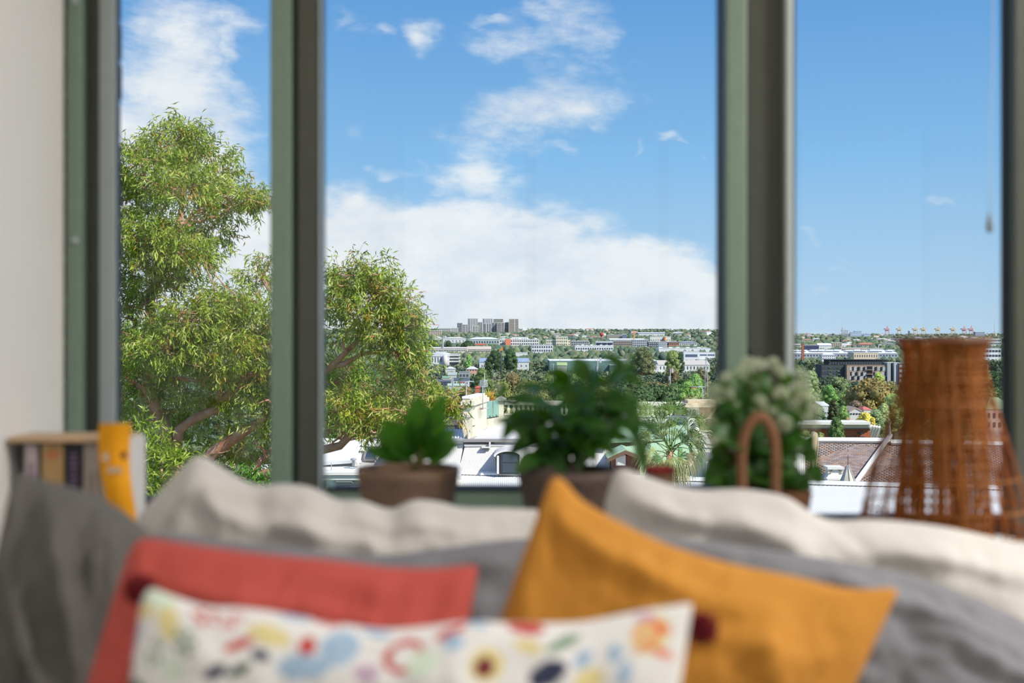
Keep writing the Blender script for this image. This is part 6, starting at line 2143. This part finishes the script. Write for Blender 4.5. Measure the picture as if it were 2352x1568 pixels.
def crown_mesh(seed, ratio, kind):
    """a crown of radius 1 and height 2 * ratio: leafy lumps over its outline, tufts of leaf-cluster quads on every lump"""
    g = np.random.default_rng(seed)
    H = 2.0 * ratio
    lumps = []
    if kind == 'conifer':                  # whorls of branches
        for w_ in range(11):
            z = w_ / 10
            for k in range(7):
                a = 6.283 * (k + .5 * (w_ % 2)) / 7
                r = .92 * (1 - z) + .05
                lumps.append((r * .62 * math.cos(a), r * .62 * math.sin(a), z * H * .96, .10 + .26 * (1 - z)))
    else:
        n = int(20 + 14 * ratio)
        for k in range(n):
            z = (k + g.random()) / n
            a = k * 2.4 + g.uniform(-.5, .5)
            if kind == 'column':
                rr = (1 - z ** 9.0) * .62 + .02
                rl = .30 + .14 * (1 - z)
            else:
                rr = max(.02, 1 - (max(0.0, z - .25) / .75) ** 2.2) ** .6 * .74 * g.uniform(.55, 1.0)
                if z < .25:
                    rr *= .75 + z
                rl = g.uniform(.22, .36)
            lumps.append((rr * math.cos(a), rr * math.sin(a), z * (H - .3) + .1, rl))
    PV, PF, off = [], [], 0
    base, bf = ICO1
    for (x, y, z, r) in lumps:
        v = base * np.array([r, r, r * .9]) * .88 * (1 + .12 * g.normal(size=(len(base), 1))) + np.array([x, y, z])
        PV.append(v); PF.append(bf + off); off += len(v)
        n = int(92 * (r / .3) ** 1.4) if kind != 'conifer' else 24
        d_ = g.normal(size=(n, 3))
        d_ /= np.linalg.norm(d_, axis=1, keepdims=True)
        d_[:, 2] = np.where(d_[:, 2] < -.5, -d_[:, 2], d_[:, 2])
        c = np.array([x, y, z]) + d_ * np.array([r, r, r * .9]) * g.uniform(.86, 1.16, (n, 1))
        nn = d_ + g.normal(size=(n, 3)) * .6
        nn /= np.linalg.norm(nn, axis=1, keepdims=True)
        t1 = np.cross(nn, g.normal(size=(n, 3)))
        t1 /= np.linalg.norm(t1, axis=1, keepdims=True)
        t2 = np.cross(nn, t1)
        s = g.uniform(.028, .062, (n, 1))
        q = np.stack([c - t1 * s, c + t2 * s * .8 + nn * s * .3, c + t1 * s, c - t2 * s * .8 + nn * s * .3], 1).reshape(-1, 3)
        i = np.arange(n)[:, None] * 4 + off
        PV.append(q)
        PF.append(np.concatenate([i + np.array([[0, 1, 2]]), i + np.array([[0, 2, 3]])], 1).reshape(-1, 3))
        off += len(q)
    V, F = np.concatenate(PV), np.concatenate(PF)
    V[:, 2] -= V[:, 2].min()
    V[:, 2] *= H / V[:, 2].max()
    V[:, :2] /= max(np.abs(V[:, :2]).max(), 1e-6)
    return np_mesh('tree_crown', V, F, M_tree)


RATIOS = (.35, .6, .95, 1.4, 2.0, 3.0, 5.5)
CR = {}


def crown(kind, ratio):
    """the crown mesh of the nearest proportion; meshes are made once and shared"""
    kd = kind if kind in ('column', 'conifer') else 'leafy'
    rt_ = min(RATIOS, key=lambda q: abs(math.log(q / ratio)))
    key = (kd, rt_, rnd.randrange(3) if kd == 'leafy' else 0)
    if key not in CR:
        CR[key] = crown_mesh(40 + len(CR), rt_, kd)
    return CR[key], rt_


def tree(label, px, ytop, wpx, hpx, D, col, kind='round', group=None, name='tree', cat='tree', trunk=True):
    """crown of wpx by hpx pixels whose top stands at (px, ytop), at distance D"""
    t = P(px, ytop, D)
    g = float(ground(t.x, D))
    h = max(hpx / K * D, (t.z - g) * (.93 if D > 400 else .8)) if kind not in ('column', 'conifer') else max(hpx / K * D, (t.z - g) * .97)
    w_ = wpx / K * D / 2
    me_, rt_ = crown(kind, h / (2 * w_))
    o = link(name, me_, None, (t.x, D, t.z - h), (w_, w_, h / (2 * rt_)), (0, 0, rnd.random() * 6.28))
    lc = lin(col)[:3]
    gr = .25 * lc[0] + .65 * lc[1] + .1 * lc[2]
    o.color = tuple(min(1, (c * .80 + gr * .20) * TREE_GAIN) for c in lc) + (1,)
    tag(o, label, cat, group)
    zb = t.z - h
    if trunk and zb > g:
        # trunk in the crown's own unit space
        k_ = MB().tube([(0, 0, (g - zb) / (h / (2 * rt_)) - .05), (0, 0, .5)], .05, 6, r1=.03)
        me = bpy.data.meshes.new('trunk')
        me.from_pydata(k_.v, [], k_.f)
        me.materials.append(M_trunk)
        c = bpy.data.objects.new('trunk', me)
        COL.objects.link(c)
        c.parent = o
    return o


TREES = [  # label, px, top row, width px, height px, distance, colour, kind
    ('broad rust-tinged tree below the brown apartment block', 2000, 866, 124, 60, 330, (134, 118, 58), 'spread'),
    ('big olive tree beside the rust-tinged tree under the apartments', 2045, 874, 80, 56, 345, (128, 124, 62), 'round'),
    ('small bright lime tree top before the apartment windows', 2018, 853, 42, 20, 430, (150, 164, 62), 'spread'),
    ('soft grey-green tree under the dark balconied wing', 1925, 862, 80, 36, 420, (112, 128, 80), 'round'),
    ('vivid mid-green tree below the grey-green one', 1905, 882, 50, 44, 300, (100, 140, 62), 'round'),
    ('yellow-green leafy tree beside the lampshade', 2052, 902, 70, 64, 250, (150, 164, 80), 'tall'),
    ('dark blue-green tree left of the cypress', 1872, 925, 90, 56, 190, (72, 98, 66), 'round'),
    ('small yellow-green bush at the foot of the flowering plant view', 1850, 985, 60, 34, 110, (124, 134, 72), 'spread'),
    ('olive bush before the brick depot', 1885, 990, 52, 34, 100, (122, 132, 66), 'round'),
    ('bright golden yellow tree before the white cottage', 1987, 946, 58, 32, 200, (212, 180, 34), 'round'),
    ('smaller golden tree touching the brick depot roof', 2004, 957, 30, 18, 190, (204, 178, 44), 'round'),
    ('grey-green tree behind the golden one', 2012, 938, 56, 40, 230, (120, 140, 88), 'round'),
    ('pinkish bare shrub between the green trees', 1947, 958, 30, 24, 210, (158, 130, 92), 'spread'),
    ('fresh green tree between cypress and white cottage', 1938, 930, 40, 34, 230, (116, 144, 66), 'round'),
    ('purple-grey thicket below the rust-tinged tree', 1966, 918, 50, 26, 290, (122, 104, 84), 'spread'),
    ('small pale tree in front of the pink roof', 2030, 925, 40, 40, 240, (150, 160, 96), 'round'),
    ('tall dark cypress with a leaning twin tip', 1921, 955, 60, 60, 105, (82, 108, 48), 'column'),
    ('slim dark pine spire behind the cypress', 1913, 916, 34, 46, 180, (66, 70, 44), 'column'),
    ('norfolk pine against the dark balconied wing', 1905, 828, 26, 40, 600, (76, 92, 70), 'conifer'),
    ('second norfolk pine beside the apartment facade', 1925, 830, 24, 36, 610, (72, 88, 64), 'conifer'),
    ('dark round tree before the flagpole', 1138, 803, 58, 24, 1000, (58, 84, 46), 'round'),
    ('dark round tree beside the flagpole', 1172, 799, 44, 27, 1010, (66, 96, 48), 'round'),
    ('dense dark tree before the factory shed', 1074, 781, 40, 17, 1700, (58, 84, 48), 'round'),
    ('dark tree between phone mast and warehouse', 1030, 781, 24, 18, 1600, (60, 86, 52), 'round'),
    ('dark green tree mass behind the phone mast', 990, 778, 60, 20, 1600, (62, 90, 50), 'round'),
    ('bright green small tree beside the car park decks', 1077, 813, 20, 20, 850, (124, 168, 70), 'tall'),
    ('small dark round tree before the solar warehouse', 1123, 831, 22, 22, 700, (62, 88, 48), 'round'),
    ('big leafy green tree before the solar warehouse', 1106, 843, 50, 50, 430, (96, 116, 54), 'round'),
    ('dark olive tree with brown tint above the white row building', 1478, 797, 70, 32, 900, (98, 104, 62), 'spread'),
    ('round pale-green oak before the white office building', 1544, 803, 40, 24, 900, (126, 142, 70), 'round'),
    ('dark evergreen behind the round oak', 1563, 807, 24, 20, 920, (62, 88, 58), 'round'),
    ('brown-tinted tree crown before the white row windows', 1543, 842, 48, 28, 480, (108, 98, 66), 'spread'),
    ('grey-brown tree beside the lattice pylon', 1612, 843, 50, 30, 470, (112, 106, 74), 'round'),
    ('bright flat-topped green tree near the window post', 1597, 856, 44, 30, 380, (116, 158, 66), 'spread'),
    ('lush bright green tree above the palm', 1580, 872, 76, 36, 260, (120, 152, 62), 'spread'),
    ('hazy green tree beside the flowering plant', 1862, 850, 60, 70, 300, (120, 140, 88), 'round'),
    ('soft green tree behind the flowering plant crown', 1850, 900, 56, 60, 240, (110, 136, 76), 'round'),
    ('yellow-brown tree above the bromeliad', 1150, 872, 90, 40, 200, (132, 132, 62), 'spread'),
    ('dark olive tree behind the mesh aerial', 1120, 868, 60, 40, 230, (96, 112, 54), 'round'),
    ('brown-leaved tree before the navy terrace', 1070, 884, 60, 26, 190, (120, 104, 62), 'spread'),
    ('golden-olive tree beside the gum leaves', 935, 862, 70, 36, 240, (150, 142, 72), 'round'),
    ('ochre bush under the golden-olive tree', 965, 880, 60, 30, 180, (150, 146, 78), 'spread')]
for (lb, px, yt, w_, h_, D, col, kd) in TREES:
    tree(lb, px, yt, w_, h_, D, col, kd)

# ---- the rest of the nearer trees: at most 300 in all
TONES = {'dark green': [(62, 86, 48), (70, 92, 52), (58, 80, 50)], 'mid green': [(88, 110, 56), (96, 116, 58), (84, 106, 62)], 'olive green': [(116, 120, 64), (124, 128, 70), (108, 112, 62)],
         'light green': [(120, 146, 72), (132, 152, 80)], 'brown-tinged': [(122, 108, 66), (128, 116, 72)]}
NEEDS = []
taken = len(TREES)
tries = 0
while taken < 298 and tries < 9000:
    tries += 1
    D = math.exp(rnd.uniform(math.log(125), math.log(1500)))
    px = rnd.uniform(740, 2330)
    x = P(px, 0, D).x
    h = rnd.uniform(7.5, 12.5)
    w_ = rnd.uniform(8, 13)
    top = float(ground(x, D)) + h
    py = HY - (top - CZ) / D * K
    wpx, hpx = w_ * K / D, h * .82 * K / D
    bad = False
    for (x0, x1, y0, y1, Db) in VIS:
        if Db > D and px + wpx / 2 > x0 and px - wpx / 2 < x1 and py < y1 - 1.0:
            bad = True
            break
        if abs(Db - D) < 14 * (D / 400 + .3) and x0 - wpx / 2 < px < x1 + wpx / 2 and D >= Db - 8:
            bad = True
            break
    if bad:
        continue
    for (lb, tx, ty, tw_, th_, tD, col, kd) in TREES:
        if tD > D and abs(px - tx) < (wpx + tw_) / 2.4 and py < ty + th_ * .72:
            bad = True
            break
    if bad:
        continue
    nm = rnd.choices(list(TONES), [.26, .32, .18, .16, .08])[0]
    zone = 'just beyond the terrace roofs' if D < 260 else ('in the wooded middle distance' if D < 650 else 'among the far warehouses')
    col = rnd.choice(TONES[nm])
    kd = rnd.choice(('round', 'round', 'spread', 'tall') if D < 700 else ('round', 'spread'))
    mk = min(MARKS, key=lambda q: abs(q[0] - px) + 2 * abs(q[1] - py))
    rel = 'before' if D < mk[2] else 'behind'
    lab = '%s %s %s the %s' % (nm, {'round': 'tree', 'spread': 'spreading tree', 'tall': 'upright tree'}[kd], rel, mk[3])
    lab = ' '.join(lab.split()[:16])
    while lab.split()[-1] in ('a', 'the', 'and', 'of', 'with', 'on', 'in', 'by', 'before', 'beside', 'between', 'to', 'below', 'at', 'under', 'over', 'behind', 'above'):
        lab = lab.rsplit(' ', 1)[0]
    tree(lab, px, py, wpx, hpx, D, col, kd, '%s trees %s' % (nm, zone), trunk=D < 300)
    taken += 1

# ---- the far woodland that nobody could count
g = np.random.default_rng(5)
HAZED_TONES = np.array([lin(c)[:3] for c in [(76, 92, 72), (86, 100, 76), (100, 108, 80), (78, 93, 80), (108, 111, 88)]])  # greens shifted to blue-grey, distance haze put into the colour


def low_crown(seed):
    q = np.random.default_rng(seed)
    bm = bmesh.new()
    bmesh.ops.create_icosphere(bm, subdivisions=1, radius=1.0)
    bmesh.ops.triangulate(bm, faces=bm.faces)
    v0 = np.array([tuple(p.co) for p in bm.verts]); f0 = np.array([[w.index for w in fc.verts] for fc in bm.faces])
    bm.free()
    PV, PF, PC, off = [], [], [], 0
    for k in range(7):
        a = 6.283 * k / 6 + q.uniform(-.3, .3)
        r = .52 if k < 6 else 0
        c = np.array([r * math.cos(a), r * math.sin(a), q.uniform(-.15, .3) if k < 6 else .38])
        s_ = q.uniform(.36, .52)
        v = v0[:12] * s_ + c if False else v0 * s_ * (1 + .15 * q.normal(size=(len(v0), 1))) + c
        if k % 3 == 0:
            PV.append(v); PF.append(f0 + off); off += len(v)
            PC.append(np.full((len(v), 1), .72))
        n_ = 20
        d_ = q.normal(size=(n_, 3)); d_ /= np.linalg.norm(d_, axis=1, keepdims=True)
        d_[:, 2] = np.abs(d_[:, 2]) * np.where(q.random(n_) < .2, -1, 1)
        cc = c + d_ * s_ * q.uniform(.9, 1.15, (n_, 1))
        nn = d_ + q.normal(size=(n_, 3)) * .5
        nn /= np.linalg.norm(nn, axis=1, keepdims=True)
        t1 = np.cross(nn, q.normal(size=(n_, 3))); t1 /= np.linalg.norm(t1, axis=1, keepdims=True)
        t2 = np.cross(nn, t1)
        z_ = q.uniform(.10, .19, (n_, 1))
        qq = np.stack([cc - t1 * z_, cc + t2 * z_ * .8, cc + t1 * z_, cc - t2 * z_ * .8], 1).reshape(-1, 3)
        i = np.arange(n_)[:, None] * 4 + off
        PV.append(qq); PF.append(np.concatenate([i + np.array([[0, 1, 2]]), i + np.array([[0, 2, 3]])], 1).reshape(-1, 3)); off += len(qq)
        PC.append(np.repeat(q.uniform(.75, 1.35, (n_, 1)), 4, 0))
    return np.concatenate(PV), np.concatenate(PF), np.concatenate(PC)


LOW = low_crown(3)
n = 15500
D = np.exp(g.uniform(math.log(650), math.log(7600), n))
px = g.uniform(-500, 2900, n)
px = np.where((px < 690) | (px > 2420) | (g.random(n) < .92), px, g.uniform(690, 2420, n))
x = (px - CX) / K * D
h = g.uniform(6, 11, n)
w_ = g.uniform(6, 10, n) * np.where(D > 2500, 1.6, 1.0)
gzv = ground(x, D)
# belts of trees standing at the feet of the far buildings
bx_, bD, bt, bw, bh = [], [], [], [], []
for (x0, x1, y0, y1, Db) in VIS:
    if Db < 600:
        continue
    step = 6.5 * Db / K * 900 / max(Db, 900) * K / Db
    k_ = max(2, int((x1 - x0 + 8) / step))
    for i in range(k_):
        for row in range(2):
            dd = Db - g.uniform(8, 30) * (1 + row)
            p_ = x0 - 4 + (x1 - x0 + 8) * (i + g.uniform(.1, .9)) / k_
            tz = CZ - (y1 + g.uniform(-1.2, 1.2) + row * 1.5 - HY) / K * dd
            bx_.append((p_ - CX) / K * dd); bD.append(dd); bt.append(tz); bw.append(g.uniform(5, 9)); bh.append(g.uniform(8, 12))
nl = 620                      # the wooded slope to the side of the terrace houses
lD = np.exp(g.uniform(math.log(130), math.log(650), nl))
lp = g.uniform(-900, 735, nl)
lx = (lp - CX) / K * lD
lh = g.uniform(6, 9.5, nl)
for i in range(nl):
    bx_.append(lx[i]); bD.append(lD[i]); bw.append(g.uniform(6, 10)); bh.append(lh[i]); bt.append(float(ground(lx[i], lD[i])) + lh[i])
x = np.concatenate([x, bx_]); D = np.concatenate([D, bD]); gzv = np.concatenate([gzv, np.array(bt) - np.array(bh)]); w_ = np.concatenate([w_, bw]); h = np.concatenate([h, bh])
px = CX + x / D * K
top = gzv + h
py = HY - (top - CZ) / D * K
wpx = w_ * K / D
keep = np.ones(len(D), bool)
for (x0, x1, y0, y1, Db) in VIS:
    keep &= ~((Db > D) & (px + wpx * .8 > x0) & (px - wpx * .8 < x1) & (py < y1 - 1.6))
    keep &= ~((np.abs(Db - D) < 8) & (px > x0) & (px < x1))
    keep &= ~((D > Db) & (D < Db + 60) & (px > x0) & (px < x1) & (py > y0 - 3))
D, x, h, w_, gzv = D[keep], x[keep], h[keep], w_[keep], gzv[keep]
PV, PF, PC, off = [], [], [], 0
LB, LF, LC = LOW
for sel, bv, bf, bc_, jit in ((D < 1150, LB, LF, LC, .05), (D >= 1150, ICO1[0], ICO1[1], np.ones((len(ICO1[0]), 1)), .16)):
    n = int(sel.sum())
    an = g.uniform(0, 6.28, n)
    ca, sa = np.cos(an)[:, None], np.sin(an)[:, None]
    R = np.stack([bv[None, :, 0] * ca - bv[None, :, 1] * sa, bv[None, :, 0] * sa + bv[None, :, 1] * ca, np.broadcast_to(bv[None, :, 2], (n, len(bv)))], 2)
    V = R * (1 + jit * g.normal(size=(n, len(bv), 1))) * np.stack([w_[sel] * .62, w_[sel] * .62, h[sel] * .62], 1)[:, None, :] + np.stack([x[sel], D[sel], gzv[sel] + h[sel] * .40], 1)[:, None, :]
    F = bf[None] + (np.arange(n) * len(bv))[:, None, None] + off
    tw_ = HAZED_TONES[g.integers(0, 5, n)] * 1.6
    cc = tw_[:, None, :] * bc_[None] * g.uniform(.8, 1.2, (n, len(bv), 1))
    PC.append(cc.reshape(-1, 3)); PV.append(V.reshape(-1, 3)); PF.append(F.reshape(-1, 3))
    off += n * len(bv)
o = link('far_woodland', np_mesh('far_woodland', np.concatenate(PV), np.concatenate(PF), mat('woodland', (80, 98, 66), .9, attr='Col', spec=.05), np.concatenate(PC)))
tag(o, 'haze-tinted woodland filling the valley and ridge below the sky', 'woodland', kind='stuff')

# ---- tiny houses scattered over the far slope
hm = []
for (wc, rc, lb) in (((232, 226, 216), (196, 186, 180), 'tiny cream house with a beige roof'), ((222, 210, 198), (186, 140, 122), 'tiny cream house with a reddish roof'),
                     ((232, 232, 232), (220, 220, 224), 'tiny white house with a white roof'), ((206, 200, 192), (146, 144, 146), 'tiny grey house with a grey roof')):
    mb = MB().box(-1, 1, -.7, .7, -2, 1).add([(-1.1, -.8, 1), (1.1, -.8, 1), (1.1, .8, 1), (-1.1, .8, 1), (-.5, 0, 1.6), (.5, 0, 1.6)], [(0, 1, 5, 4), (1, 2, 5), (2, 3, 4, 5), (3, 0, 4)])
    me = bpy.data.meshes.new('house')
    me.from_pydata(mb.v, [], mb.f)
    me.materials.append(far_mat(wc)); me.materials.append(far_mat(rc))
    for i, p_ in enumerate(me.polygons):
        p_.material_index = 0 if i < 6 else 1
    hm.append((me, lb))
k = 0
tries = 0
while k < 130 and tries < 4000:
    tries += 1
    D = math.exp(rnd.uniform(math.log(2100), math.log(6600)))
    px = rnd.uniform(985, 2330)
    if 1640 < px < 1828:
        continue
    x = P(px, 0, D).x
    g_ = float(ground(x, D))
    s = rnd.uniform(3.5, 6.5) * (1 + D / 9000)
    py = HY - (g_ + 7 - CZ) / D * K
    if any(x0 - 3 < px < x1 + 3 and (y0 - 4 < py < y1 + 3) for (x0, x1, y0, y1, Db) in VIS):
        continue
    far = 'on the far ridge' if D > 4500 else ('halfway up the slope' if D > 3000 else 'low on the far slope')
    sect = 'below the towers' if px < 1330 else ('near the second post' if px < 1640 else 'near the port')
    me, lb = hm[k % 4]
    o = link('house', me, None, (x, D, g_ + rnd.uniform(3.0, 5.5)), (s * rnd.uniform(.8, 1.8), s, s * .5), (0, 0, rnd.uniform(-.5, .5)))
    tag(o, lb + ' ' + far + ' ' + sect, 'house', 'tiny houses ' + far)
    k += 1
